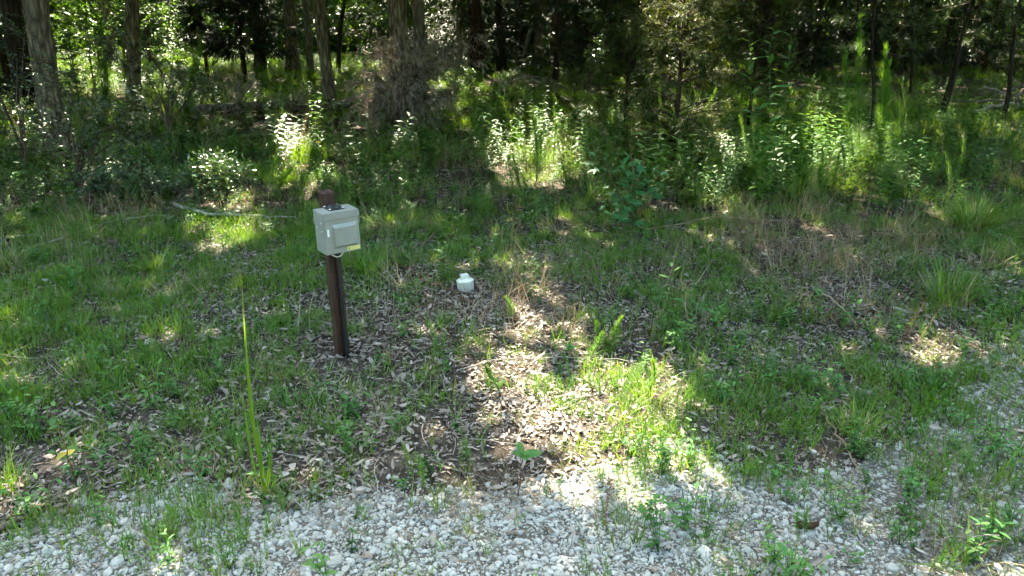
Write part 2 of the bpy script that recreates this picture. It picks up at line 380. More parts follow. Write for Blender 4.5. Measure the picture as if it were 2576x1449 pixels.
# ------------------------------------------------------------------ trees
KX, KY = SV[0] / SV[2], SV[1] / SV[2]        # a leaf at height z shades the ground at (x-KX*z, y-KY*z)
def shade_px(p):
    """where on the ground the shade of a point falls, in picture units"""
    q = proj([[p[0] - KX * p[2], p[1] - KY * p[2], 0]]); return float(q[0][0]), float(q[1][0])
TREES = []        # (x, y, root) of every tree; the canopy is shared out among them
def make_tree(name, label, cat, base, top_dir, r0, mat, group=None, height=12.0, sides=14, rings=26, wob=.05, flare=.35, seed=0, ridges=False):
    rg = np.random.default_rng(9000 + seed); root = thing(name, label, cat, base, 0, group)
    t = np.linspace(0, 1, rings) ** 1.5; hz = t * height
    P = np.array(base)[None] + hz[:, None] * np.array(top_dir)[None]
    P[:, 0] += wob * (np.sin(hz * rg.uniform(.5, 1.1) + rg.uniform(0, 6)) - math.sin(0)) * np.clip(hz / 2, 0, 1); P[:, 1] += wob * np.sin(hz * rg.uniform(.5, 1.0)) * np.clip(hz / 2, 0, 1)
    P[0, 2] -= .12
    rad = r0 * (1 - .55 * t) * (1 + flare * np.exp(-hz / .22))
    V, F = tube(P, rad, sides, .10 if not ridges else .16, seed)
    part(root, 'trunk', V, F, mat, None, True)
    for k in range(4):                                  # limbs up in the crown
        i = rg.integers(rings // 2, rings - 2); a = rg.uniform(0, 6.28); L = rg.uniform(1.8, 3.6); s = np.linspace(0, 1, 6)[:, None]
        Q = P[i] + s * np.array([math.cos(a), math.sin(a), .55]) * L + s ** 2 * np.array([0, 0, -.3]); V, F = tube(Q, np.linspace(rad[i] * .5, .015, 6), 6)
        part(root, 'limb', V, F, mat, None, True)
    TREES.append((base[0] + top_dir[0] * 8, base[1] + top_dir[1] * 8, root)); return root, P, rad
def photo_tree(name, label, cat, b, t, wb, mat, **kw):
    """trunk running from picture point b (on the ground) through picture point t, wb wide at the base"""
    base = G(*b); top = At(t[0], t[1], base[1]); d = top - base; d = d / d[2]
    return make_tree(name, label, cat, base, d, .5 * wb * mpp(base), mat, **kw)
photo_tree('tree', 'tall rough barked tree with thick flared trunk beside the left glossy shrub', 'tree', (152, 392), (78, 0), 56, M['bark'], sides=44, rings=90, ridges=True, seed=1)
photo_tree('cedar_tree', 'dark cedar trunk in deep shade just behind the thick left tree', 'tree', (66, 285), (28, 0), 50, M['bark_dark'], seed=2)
photo_tree('tree', 'straight brown trunk standing alone in the bright green thicket', 'tree', (338, 268), (332, 0), 33, M['bark'], sides=24, rings=50, wob=.02, seed=3)
photo_tree('cedar_tree', 'dark cedar with low drooping boughs above the sunlit far grass', 'tree', (655, 178), (645, 0), 31, M['bark_dark'], seed=4)
photo_tree('tree', 'slender brown tree leaning a little behind the fallen log', 'tree', (838, 282), (802, 0), 30, M['bark'], sides=24, rings=50, seed=5)
photo_tree('tree', 'thin grey trunk close beside the slender brown leaning tree', 'tree', (781, 190), (768, 0), 18, M['bark_pale'], seed=6)
photo_tree('tree', 'very thin crooked stem between the leaning tree and the dead cedar', 'tree', (852, 186), (862, 0), 11, M['bark_dark'], wob=.12, seed=7)
photo_tree('tree', 'thick dark furrowed trunk rising out of the dead cedar brush', 'tree', (1018, 292), (1003, 0), 48, M['bark'], sides=24, rings=50, seed=8)
photo_tree('tree', 'paler smooth grey trunk touching the thick furrowed trunk', 'tree', (1058, 282), (1046, 0), 33, M['bark_pale'], sides=24, rings=50, seed=9)
photo_tree('tree', 'narrow brown trunk just left of the reddish cedar trunk', 'tree', (1156, 196), (1160, 0), 17, M['bark'], seed=10)
photo_tree('cedar_tree', 'reddish brown cedar trunk with peeling bark behind the dead sprays', 'tree', (1202, 188), (1190, 0), 33, M['bark_red'], sides=24, rings=50, seed=11)
photo_tree('tree', 'grey trunk with a pale vine stem climbing its side', 'tree', (1352, 178), (1362, 0), 24, M['bark'], seed=12)
photo_tree('tree', 'thin pale vine like stem curving up against the grey trunk', 'tree', (1310, 188), (1342, 20), 9, M['bark_pale'], wob=.18, flare=.1, seed=13)
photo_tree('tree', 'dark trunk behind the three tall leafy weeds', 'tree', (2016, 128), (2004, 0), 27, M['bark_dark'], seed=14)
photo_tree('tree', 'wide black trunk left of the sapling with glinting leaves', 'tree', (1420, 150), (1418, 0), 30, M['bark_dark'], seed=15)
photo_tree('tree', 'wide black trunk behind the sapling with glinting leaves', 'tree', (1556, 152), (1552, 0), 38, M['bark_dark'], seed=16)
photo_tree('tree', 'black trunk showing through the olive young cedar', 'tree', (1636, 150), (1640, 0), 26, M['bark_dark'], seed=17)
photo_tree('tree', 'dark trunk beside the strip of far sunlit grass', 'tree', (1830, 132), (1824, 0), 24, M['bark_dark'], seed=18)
photo_tree('tree', 'dark trunk at the far left edge of the wood', 'tree', (-20, 250), (-60, 0), 46, M['bark_dark'], seed=19)
# crowded far trunks
rg = np.random.default_rng(31)
spans = [(190, 460, 4, 'slim far trunks from the left around the lone brown trunk', 'far trunks in the bright thicket'),
         (500, 960, 7, 'slim far trunks from the left behind the low cedar boughs', 'far trunks behind the cedar boughs'),
         (1080, 1320, 8, 'dark far trunks from the left around the reddish cedar trunk', 'far trunks around the reddish cedar'),
         (1370, 1620, 11, 'dark far trunks from the left behind the glinting sapling', 'far trunks behind the glinting sapling'),
         (1660, 2120, 14, 'dark far trunks from the left behind the tall leafy weeds', 'far trunks behind the tall weeds'),
         (2130, 2560, 9, 'dark far trunks from the left behind the long needled pines', 'far trunks behind the young pines')]
ORD = 'first second third fourth fifth sixth seventh eighth ninth tenth eleventh twelfth thirteenth fourteenth'.split()
k = 40
for a, b, n, lab, grp in spans:
    for i in range(n):
        px = a + (b - a) * (i + rg.uniform(.1, .9)) / n; Y = rg.uniform(27, 58); p = At(px, 60, Y); p[2] = float(ground_h(p[0], p[1])); dx = rg.normal(0, .05)
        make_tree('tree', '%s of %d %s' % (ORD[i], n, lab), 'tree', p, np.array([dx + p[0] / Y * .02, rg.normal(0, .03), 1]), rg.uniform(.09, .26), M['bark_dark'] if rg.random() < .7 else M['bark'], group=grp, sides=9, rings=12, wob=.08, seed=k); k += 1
# unseen trees added just outside the view; their crowns shade the clearing
for sx, grp in ((-1, 'unseen shade trees past the left edge'), (1, 'unseen shade trees past the right edge')):
    for Yi, Y in enumerate((10.5, 15, 20, 26, 33, 42)):
        X = sx * (.72 * (.94 * Y + .8) + rg.uniform(1.5, 4)); p = np.array([X, Y + rg.uniform(-1, 1), float(ground_h(X, Y))])
        make_tree('tree', '%s nearest unseen tall shade tree standing past the %s edge of the clearing' % (ORD[Yi], 'left' if sx < 0 else 'right'), 'tree', p, np.array([-sx * .03, 0, 1]), rg.uniform(.16, .26), M['bark'], group=grp, sides=10, rings=14, seed=k); k += 1

# gaps in the crowns: where the sun comes through, as ellipses on the ground (picture units) and how open each is
BUSH_Y = G(560, 530)[1]
gaps = [(1335, 880, 60, 95, 1), (1385, 1030, 150, 100, 1), (1370, 1010, 110, 70, 1), (1555, 950, 150, 75, 1), (1600, 1060, 150, 120, 1), (1620, 1170, 150, 70, 1), (1705, 1000, 55, 95, 1), (1480, 1060, 160, 100, 1), (1500, 1150, 190, 80, 1), (1450, 1190, 170, 60, .9), (1580, 1215, 190, 55, 1), (1740, 1180, 80, 60, .9), (1440, 1262, 150, 34, .85), (1900, 1330, 90, 40, .6), (1330, 960, 90, 70, 1),
        (1285, 690, 60, 50, .85), (1350, 755, 60, 50, .75), (1320, 1255, 170, 38, .7), (1290, 1312, 80, 24, .8), (1800, 1392, 130, 55, .75), (1650, 1300, 110, 35, .6),
        (2490, 1412, 150, 48, 1), (2330, 1325, 110, 35, .8), (2215, 830, 80, 28, .95), (2420, 895, 90, 42, .8), (2150, 1130, 90, 40, .7), (2060, 1180, 60, 50, .6), (1990, 950, 70, 25, .55),
        (765, 435, 65, 75, 1), (1360, 425, 120, 55, 1), (1600, 330, 60, 14, .8), (1830, 480, 115, 60, 1), (2110, 455, 90, 34, 1), (2240, 400, 60, 30, .9), (1000, 330, 90, 30, .6), (1180, 260, 60, 18, .8), (2440, 560, 70, 25, .5), (640, 600, 60, 30, .7), (1430, 560, 60, 25, .5),
        (920, 140, 60, 14, 1), (1130, 200, 60, 26, 1), (170, 160, 60, 60, .9), (700, 130, 90, 30, .85), (450, 150, 50, 30, .9), (300, 60, 60, 30, .9), (560, 150, 60, 20, .8), (1932, 84, 72, 5, 1), (2400, 345, 110, 10, .7),
        (1300, 120, 30, 8, .8), (1270, 205, 40, 10, .9), (250, 200, 80, 40, .75), (420, 220, 80, 30, .7), (700, 230, 60, 25, .6), (100, 380, 40, 20, .8), (1900, 600, 60, 20, .5), (430, 640, 60, 22, .5), (2240, 470, 60, 25, .6), (130, 1120, 50, 35, .4)]
for (px, py, Y, rx, ry, w) in ((565, 428, BUSH_Y, 80, 65, 1), (62, 62, G(60, 430)[1], 60, 16, 1), (1662, 290, G(1680, 430)[1], 22, 40, 1), (1745, 345, G(1735, 440)[1], 26, 30, 1), (2262, 350, G(2265, 470)[1], 26, 40, 1),
                               (1490, 60, 24, 40, 14, 1), (1405, 300, G(1395, 430)[1], 22, 30, .9), (955, 135, 26, 20, 8, 1), (607, 715, G(665, 1250)[1] + .15, 30, 30, 1), (1920, 110, G(1930, 520)[1], 80, 60, .5)):
    q = shade_px(At(px, py, Y)); gaps.append((q[0], q[1], rx, ry, w))
rg = np.random.default_rng(32)
def canopy(u0, u1, v0, v1, per_m2, L, zlo, zhi, hole):
    n = int((u1 - u0) * (v1 - v0) * per_m2); u = rg.uniform(u0, u1, n); v = rg.uniform(v0, v1, n); z = rg.uniform(zlo, zhi, n)
    k = rg.random(n) < hole(u, v); u, v, z = u[k], v[k], z[k]
    px, py, _ = proj(np.stack([u, v, 0 * u], -1)); wob = 1.12 + .6 * (vnoise(u, v, 2.2, 91) - .5)
    keep = np.ones(len(u), bool)
    for (cx, cy, rx, ry, w) in gaps:
        inside = ((px - cx) / (rx * wob)) ** 2 + ((py - cy) / (ry * wob)) ** 2 < 1
        keep &= ~(inside & (rg.random(len(u)) < w))
    u, v, z = u[keep], v[keep], z[keep]; P = np.stack([u + KX * z, v + KY * z, z], -1); m = len(P)
    return P, L * rg.uniform(.6, 1.2, m)
def near_hole(u, v): return np.clip((fbm(u, v, .55, 95) - .15) * 4.0, .78, 1) * np.where((v > 7.5) & (v < 10.5), .78, 1)
def far_hole(u, v):
    h = np.clip((fbm(u, v, .3, 96) - .24) * 4.0, .2, 1)
    return np.where((u < -1.5) & (v > 15), h * 1.0, np.where(v > 15, np.maximum(h, .8), h))
sets = [canopy(-9, 9, 1.2, 15, 200, .34, 4.6, 11, near_hole), canopy(-34, 34, 15, 75, 30, .70, 4.8, 12.5, far_hole), canopy(-26, -9, 1.2, 15, 36, .52, 4.6, 12, far_hole), canopy(9, 26, 1.2, 15, 36, .52, 4.6, 12, far_hole)]
CP = np.concatenate([s[0] for s in sets]); CL = np.concatenate([s[1] for s in sets]); D = rdir(len(CP), -.7, .5, rg); Nn = rdir(len(CP), .1, 1, rg); CR = rg.random(len(CP))
T = np.array([[t[0], t[1]] for t in TREES]); near = np.zeros(len(CP), int)
for i in range(0, len(CP), 20000):
    near[i:i + 20000] = np.argmin(((CP[i:i + 20000, None, :2] - T[None]) ** 2).sum(-1), 1)
for j, (_, _, root) in enumerate(TREES):
    k = np.where(near == j)[0]
    if len(k) < 3: k = np.arange(3) + j; 
    V, F = leafmesh(CP[k], D[k], Nn[k], CL[k], CL[k] * .7, 'diamond'); part(root, 'crown', V, F, M['canopy'], rep(CR[k], 4))

# foliage carried low enough to see
M['olive'] = leaf_mat('olive_spray', [(.05, (.020, .042, .010)), (.6, (.045, .078, .018)), (1, (.13, .15, .045))], .3, .5, .2)
def spray_boughs(root, name, tips, stem_of, n_hang, L, W, mat, seed, droop=.6, wood=None, seg=2, sag=.25, br=.012):
    """boughs from the stem to each tip, set with side twigs that carry short flat sprays"""
    rg = np.random.default_rng(seed); a = Acc(); w = Acc()
    for tip in tips:
        s0 = stem_of(tip); t = np.linspace(0, 1, 7)[:, None]; Q = s0 + (tip - s0) * t + np.array([0, 0, 1]) * sag * np.linalg.norm(tip - s0) * (t - t ** 2) * 1.5
        w.add(*tube(Q, np.linspace(br, .003, 7), 4, cap=False), .1)
        nt_ = max(6, n_hang // 10); f = rg.uniform(.2, 1.0, nt_) ** .7; i = np.clip((f * 6).astype(int), 0, 5); fr = (f * 6 - i)[:, None]; P = Q[i] * (1 - fr) + Q[i + 1] * fr
        d = unit(tip - s0); sd = unit(np.cross(d, [0, 0, 1.]) + 1e-6); D = unit(d * .7 + sd * rg.uniform(-1.1, 1.1, (nt_, 1)) + rg.normal(0, .3, (nt_, 3)) + np.array([0, 0, -.55 * droop])); Lt = (L * rg.uniform(.8, 2.0, nt_))[:, None]
        E = P + D * Lt + np.array([0, 0, -.25]) * Lt * droop; w.add(*prisms(P, E, .003, .0015), .2)
        m = 10; s = np.tile(np.linspace(.12, 1, m), nt_)[:, None]; B = np.repeat(P, m, 0) + s * np.repeat(E - P, m, 0); side = np.where(np.arange(nt_ * m) % 2 == 0, 1, -1)[:, None]
        dd = np.repeat(D, m, 0); lat = unit(np.cross(dd, rg.normal(0, 1, (nt_ * m, 3)))); Dn = unit(dd * .8 + lat * side * rg.uniform(.3, .9, (nt_ * m, 1)) + np.array([0, 0, -.3 * droop]))
        V, F, k = blades(B, np.arctan2(Dn[:, 1], Dn[:, 0]), np.arccos(np.clip(Dn[:, 2], -1, 1)), L * .55 * rg.uniform(.6, 1.2, nt_ * m), W * rg.uniform(.7, 1.2, nt_ * m), .3, 1, rg, 1.5, .3)
        a.add(V, F, rep(np.repeat(rg.random(nt_), m) * .6 + .4 * rg.random(nt_ * m), k))
    w.part(root, 'bough', wood or M['twig'], True); return a.part(root, name, mat)
def low_cedar(name, label, base, H, rad, ntip, seed, mat, zlo=.1, nh=70, L=.16, W=.02, cat='tree', trunk=None, droop=.5, shape=1.0, xs=1.0):
    rg = np.random.default_rng(seed); root = thing(name, label, cat, base); b = np.array(base)
    if trunk: part(root, 'trunk', *tube([b - [0, 0, .1], b + [.02, 0, H * .5], b + [0, .02, H]], [trunk, trunk * .75, trunk * .3], 8), M['bark_red'], None, True)
    z = rg.uniform(zlo, 1, ntip); a = rg.uniform(0, 6.28, ntip); r = rad * (1 - shape * .75 * z) * rg.uniform(.45, 1.05, ntip)
    tips = b + np.stack([r * np.cos(a) * xs, r * np.sin(a), z * H], -1)
    spray_boughs(root, 'foliage', tips, lambda t: np.array([b[0], b[1], max(b[2] + .05, t[2] - .25 * np.linalg.norm(t[:2] - b[:2]))]), nh, L, W, mat, seed, droop)
    return root
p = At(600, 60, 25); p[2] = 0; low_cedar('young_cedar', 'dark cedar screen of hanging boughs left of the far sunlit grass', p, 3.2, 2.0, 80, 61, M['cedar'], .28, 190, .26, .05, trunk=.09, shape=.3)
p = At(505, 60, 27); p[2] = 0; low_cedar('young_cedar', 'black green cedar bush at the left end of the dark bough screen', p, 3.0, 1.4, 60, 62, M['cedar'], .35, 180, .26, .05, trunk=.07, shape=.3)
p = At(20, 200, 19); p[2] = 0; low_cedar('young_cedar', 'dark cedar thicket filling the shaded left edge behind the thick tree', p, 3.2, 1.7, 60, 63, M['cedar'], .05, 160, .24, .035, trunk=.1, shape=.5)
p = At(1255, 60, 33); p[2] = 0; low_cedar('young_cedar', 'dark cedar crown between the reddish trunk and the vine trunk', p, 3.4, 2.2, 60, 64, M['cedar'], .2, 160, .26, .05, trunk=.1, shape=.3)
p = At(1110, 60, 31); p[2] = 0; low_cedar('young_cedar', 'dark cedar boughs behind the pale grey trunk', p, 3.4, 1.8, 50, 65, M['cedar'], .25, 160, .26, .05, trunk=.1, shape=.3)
p = G(1690, 425); low_cedar('young_cedar', 'olive green young cedar with soft drooping sprays behind the lobed leaf sapling', p, 2.7, .95, 100, 66, M['olive'], .10, 260, .15, .013, trunk=.045, droop=.3, shape=.35)
p = G(1570, 330); low_cedar('young_cedar', 'smaller olive cedar left of the young cedar with soft sprays', p, 2.5, .8, 60, 67, M['olive'], .2, 220, .16, .014, trunk=.03, droop=.3, shape=.3)
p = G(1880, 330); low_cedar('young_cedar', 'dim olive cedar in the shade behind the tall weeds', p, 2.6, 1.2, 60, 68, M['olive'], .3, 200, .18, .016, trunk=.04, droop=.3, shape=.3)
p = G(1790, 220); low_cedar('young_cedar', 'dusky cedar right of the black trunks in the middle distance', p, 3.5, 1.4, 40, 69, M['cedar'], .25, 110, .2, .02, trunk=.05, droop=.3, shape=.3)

rg = np.random.default_rng(70)
for i, (px, Y, lab) in enumerate(((1180, 27, 'dark cedar behind the narrow brown trunk'), (1310, 30, 'dark cedar just left of the grey vine trunk'), (1400, 26, 'dark cedar right of the grey vine trunk'), (1470, 33, 'far dark cedar behind the glinting sapling'), (1600, 29, 'dark cedar behind the small olive cedar'), (1740, 31, 'dark cedar behind the tall olive cedar'),
                              (1900, 36, 'far dark cedar under the strip of sunlit grass'), (2060, 27, 'dark cedar right of the dark trunk behind the weeds'), (2150, 32, 'far dark cedar behind the tall feathery pair'), (2260, 29, 'dark cedar behind the dim young pine'), (2390, 31, 'dark cedar behind the crooked young pine'), (2500, 27, 'dark cedar behind the pine at the right edge'), (930, 37, 'far dark cedar between the leaning tree and the dead cedar'), (720, 38, 'far dark cedar behind the thin grey trunk'))):
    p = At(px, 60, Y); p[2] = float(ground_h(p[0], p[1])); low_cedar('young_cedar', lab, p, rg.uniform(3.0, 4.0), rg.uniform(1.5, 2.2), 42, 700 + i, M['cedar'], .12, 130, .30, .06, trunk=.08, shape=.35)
def young_pine(label, base, top, ntip, reach, seed, r0=.04, zlo=.45, H=None):
    rg = np.random.default_rng(seed); b = np.array(base); d = top - b; d = d / d[2]; H = H or 3.6; root = thing('pine_sapling', label, 'tree', b)
    t = np.linspace(0, 1, 14)[:, None]; P = b + t * H * d + np.stack([.05 * np.sin(t[:, 0] * 9), .04 * np.sin(t[:, 0] * 7 + 1), 0 * t[:, 0]], -1); P[0, 2] -= .08
    part(root, 'trunk', *tube(P, np.linspace(r0, .012, 14), 9, .1, seed), M['bark_dark'], None, True)
    a = Acc(); w = Acc()
    for i in range(ntip):
        z = rg.uniform(zlo, 1); s0 = b + z * H * d; q = rg.uniform(0, 6.28); L = reach * (1.15 - .6 * z) * rg.uniform(.5, 1.1)
        tip = s0 + np.array([math.cos(q) * L, math.sin(q) * L, rg.uniform(-.25, .25) * L]); s = np.linspace(0, 1, 5)[:, None]; Q = s0 + s * (tip - s0) + np.array([0, 0, -.12]) * (s - s ** 2) * L; w.add(*tube(Q, np.linspace(.012, .005, 5), 4, cap=False), .3)
        for f in (1.0, .72, .45) if rg.random() < .7 else (1.0,):
            c = Q[0] + f * (Q[-1] - Q[0]); n = 60; Dn = unit(rdir(n, -1, 1, rg) + .7 * unit(tip - s0)); Ln = .19 * rg.uniform(.6, 1.1, n)
            az = np.arctan2(Dn[:, 1], Dn[:, 0]); V, F, k = blades(c + rg.normal(0, .015, (n, 3)), az, np.arccos(np.clip(Dn[:, 2], -1, 1)), Ln, .0042, .35, 2, rg, 1.5); a.add(V, F, rep(rg.random(n), k))
    w.part(root, 'branch', M['bark_dark'], True); a.part(root, 'needles', M['pine']); return root
b = G(2362, 305); young_pine('young pine with crooked dark stem leaning right beside the brush pile', b, At(2432, 60, b[1]), 34, 1.3, 71, .075, .42, 3.6)
b = G(2520, 330); young_pine('long needled young pine at the right edge above the brush pile', b, At(2560, 40, b[1]), 44, 1.5, 72, .05, .5, 3.6)
b = G(2190, 345); young_pine('thin brown stemmed young pine behind the tall feathery plumes', b, At(2200, 60, b[1]), 30, 1.2, 73, .035, .42, 3.4)
b = G(2290, 240); young_pine('dim young pine in the shade between two nearer young pines', b, At(2300, 0, b[1]), 40, 1.6, 74, .05, .4, 3.8)

# leafy saplings and shrubs
def shrub(name, label, cat, base, ells, leaf, mat, seed, n_stems=4, wood=None, twig_leaves=9, kind='oval', droop=.0, group=None, tl=.35, flat=.5):
    """ells: (dx, dy, z, rx, ry, rz, twigs) blobs of foliage; every twig runs from a stem and carries leaves"""
    rg = np.random.default_rng(seed); b = np.array(base); root = thing(name, label, cat, b, 0, group); w = Acc(); a = Acc(); stems = []
    for s in range(n_stems):
        e = ells[s % len(ells)]; tip = b + np.array([e[0] + rg.normal(0, e[3] * .5), e[1] + rg.normal(0, e[4] * .5), e[2] + e[5] * rg.uniform(.2, .9)]); t = np.linspace(0, 1, 9)[:, None]
        Q = b + np.array([rg.normal(0, .04), rg.normal(0, .04), -.05]) + t * (tip - b) * [1, 1, 1] + rg.normal(0, .03, (9, 3)) * t * (1 - t) * 4; Q[:, :2] = b[:2] + (Q[:, :2] - b[:2]) * (t ** .8)
        r = .007 + .007 * np.linalg.norm(tip - b); w.add(*tube(Q, np.linspace(r, r * .3, 9), 5, cap=False), rg.random()); stems.append(Q)
    S = np.concatenate(stems)
    for (dx, dy, dz, rx, ry, rz, nt_) in ells:
        c = rdir(nt_, -1, 1, rg) * rg.random((nt_, 1)) ** .4 * [rx, ry, rz] + b + [dx, dy, dz]; c[:, 2] = np.maximum(c[:, 2], b[2] + .04)
        for p in c:
            j = S[np.argmin(((S - p - [0, 0, -.1]) ** 2).sum(-1))]; v = p - j; L = max(.05, np.linalg.norm(v)); j = p - v * min(1, tl * 1.6 / L)
            t = np.linspace(0, 1, twig_leaves); Q = j + t[:, None] * (p - j) + np.array([0, 0, -droop]) * (t ** 2)[:, None] * L * .5 + rg.normal(0, .008, (twig_leaves, 3))
            w.add(*prisms(Q[:-1:2], Q[1::2] if twig_leaves % 2 == 0 else np.concatenate([Q[2::2]]), .0028, .0022), rg.random())
            d = unit(p - j); sd = np.where(np.arange(twig_leaves) % 2 == 0, 1, -1)[:, None] * unit(np.cross(d, [0, 0, 1.]) + 1e-6)
            D = unit(d + sd * rg.uniform(.6, 1.5, (twig_leaves, 1)) + rg.normal(0, .3, (twig_leaves, 3))); Nn = unit(np.array([0, 0, 1.]) + rg.normal(0, flat, (twig_leaves, 3)))
            V, F = leafmesh(Q, D, Nn, leaf[0] * rg.uniform(.6, 1.15, twig_leaves), leaf[1] * rg.uniform(.7, 1.1, twig_leaves), kind); a.add(V, F, rep(rg.random(twig_leaves), len(TPL[kind][0])))
    w.part(root, 'stem', wood or M['twig'], True); a.part(root, 'foliage', mat); return root
YL = (.048, .025)
shrub('yaupon_shrub', 'tall loose glossy leaved shrub in front of the thick left tree', 'shrub', G(195, 485), [(-.15, .1, 1.35, .75, .5, .45, 80), (.45, .2, .95, .7, .5, .4, 100), (.1, 0, .5, .7, .45, .35, 80), (-.6, .2, .7, .4, .4, .4, 35), (.9, .3, .6, .5, .4, .35, 60)], YL, M['yaupon'], 81, 8)
shrub('yaupon_shrub', 'low rounded glossy shrub glinting white in the sun', 'shrub', G(560, 532), [(0, 0, .46, .44, .35, .30, 260), (-.35, .1, .30, .35, .3, .22, 90)], YL, M['yaupon'], 82, 7)
shrub('yaupon_shrub', 'low spreading glossy shrub between the thick tree and the glinting shrub', 'shrub', G(350, 520), [(0, 0, .34, .75, .4, .26, 190), (-.55, 0, .26, .5, .35, .2, 80)], YL, M['yaupon'], 83, 8)
shrub('yaupon_shrub', 'airy shrub with pale sunlit leaf tufts crossing the thick left trunk', 'shrub', G(70, 432), [(0, 0, 2.0, .55, .4, .22, 60), (.2, .1, 1.45, .6, .4, .3, 50), (-.3, 0, .8, .5, .4, .4, 50)], YL, M['yaupon'], 84, 5)
shrub('yaupon_shrub', 'thin twiggy glossy shrub before the lone brown trunk', 'shrub', G(430, 350), [(0, 0, 1.0, 1.0, .6, .5, 140), (-.8, .3, 1.5, .8, .6, .5, 110), (.6, 0, .9, .7, .5, .4, 60)], (.05, .026), M['yaupon'], 85, 8)
shrub('yaupon_shrub', 'dark leafy shrub at the foot of the shaded left cedar', 'shrub', G(60, 330), [(0, 0, .5, .9, .5, .3, 60), (-.9, 0, .8, .7, .5, .5, 40)], (.05, .026), M['yaupon'], 86, 6)
UL = (.10, .045)
def sap(label, px, Y, H, ells, seed, mat=None, leaf=UL, n=2):
    p = At(px, 100, Y); p[2] = float(ground_h(p[0], p[1])); return shrub('sapling', label, 'sapling', p, ells, leaf, mat or M['under'], seed, n, M['twig'], 8, 'oval', .3, tl=.45)
sap('bright green sapling left of the lone brown trunk', 215, 21, 3, [(0, 0, 2.2, 1.0, .8, .8, 110), (0, 0, 1.0, .8, .7, .6, 60)], 91)
sap('light green sapling just right of the lone brown trunk', 405, 22, 3, [(0, 0, 2.3, 1.1, .8, .8, 110), (.3, 0, 1.2, .7, .7, .5, 60)], 92)
sap('yellow green sunlit sapling beside the thick left trunk', 165, 17, 2, [(0, 0, 1.7, .28, .3, .6, 50), (0, 0, .8, .35, .3, .5, 40)], 93)
sap('tall pale sapling arching above the bright thicket', 300, 27, 3, [(0, 0, 2.4, 1.6, 1, .9, 120), (-1.2, 0, 1.3, 1.2, .8, .7, 80)], 94)
sap('leafy sapling behind the thin grey trunk', 735, 30, 3, [(0, 0, 2.0, 1.2, .8, .9, 120), (0, 0, .8, 1.0, .8, .5, 60)], 95)
sap('leafy sapling behind the very thin crooked stem', 915, 29, 3, [(0, 0, 2.3, 1.3, .8, .7, 110), (.4, 0, .7, 1.1, .8, .5, 70)], 96)
sap('sapling with pale glinting leaves before the wide black trunk', 1490, 23, 3, [(0, 0, 2.1, .5, .4, .35, 50), (.1, 0, 1.2, .45, .4, .5, 50)], 97, M['yaupon'], (.10, .05))
sap('broad leaved bush low behind the dead cedar brush', 1130, 22, 1, [(0, 0, .5, .8, .5, .35, 80)], 98)
sap('sapling half hidden by the dark cedar screen', 480, 31, 3, [(0, 0, 1.3, 1.4, .8, .7, 110)], 99)
sap('bright thicket sapling nearest the dark cedar screen', 440, 25, 3, [(0, 0, .8, 1.1, .8, .6, 110), (-.2, 0, 2.2, .9, .8, .5, 60)], 100)
# the wood behind, one dim mass, plus unseen masses around the view
def leafball(seed, n=170):
    rg = np.random.default_rng(seed); P = rdir(n, -1, 1, rg) * rg.random((n, 1)) ** .45; V, F = leafmesh(P, rdir(n, -1, .6, rg), rdir(n, .1, 1, rg), rg.uniform(.12, .22, n), rg.uniform(.06, .11, n), 'oval')
    me = mk_mesh('leaf_mass', V, F, rep(rg.random(n), 6)); me.materials.append(M['canopy']); return me
LIB_WOOD = library('far_leaf_kinds', [leafball(600 + k) for k in range(4)])
rg = np.random.default_rng(33); n = 4600; x = rg.uniform(-60, 60, n); y = rg.uniform(36, 78, n); z = rg.random(n) ** 1.6 * 9
k = (np.abs(x) < y * .8 + 4) & ((y > 52) | (z < .7) | (rg.random(n) < .25)); x, y, z = x[k], y[k], z[k]; n = len(x)
n2 = 900; sd = rg.choice([-1, 1], n2); y2 = rg.uniform(9, 60, n2); x2 = sd * (.70 * (.94 * y2 + .8) + rg.uniform(3, 12, n2)); z2 = rg.random(n2) * 8  # unseen leaf walls at both sides, added to block low sky light
n4 = 1500; x4 = rg.uniform(-48, 2, n4); y4 = rg.uniform(40, 62, n4); z4 = rg.random(n4) * 5
n3 = 1500; x3 = rg.uniform(-42, 42, n3); y3 = rg.uniform(-24, -9, n3); z3 = rg.random(n3) * 11          # unseen leaf mass added behind the camera to cut light from there
x = np.concatenate([x, x2, x3, x4]); y = np.concatenate([y, y2, y3, y4]); z = np.concatenate([z, z2, z3, z4]); n = len(x)
scatter('far_woods', np.stack([x, y, z + .4], -1), np.stack([rg.uniform(0, 6, n), rg.uniform(0, 6, n), rg.uniform(0, 6, n)], -1), rg.uniform(.8, 2.0, n), rg.integers(0, 4, n), LIB_WOOD, 'dim mass of far woodland leaves behind the trunks, plus unseen leaf masses around the view', 'woods')

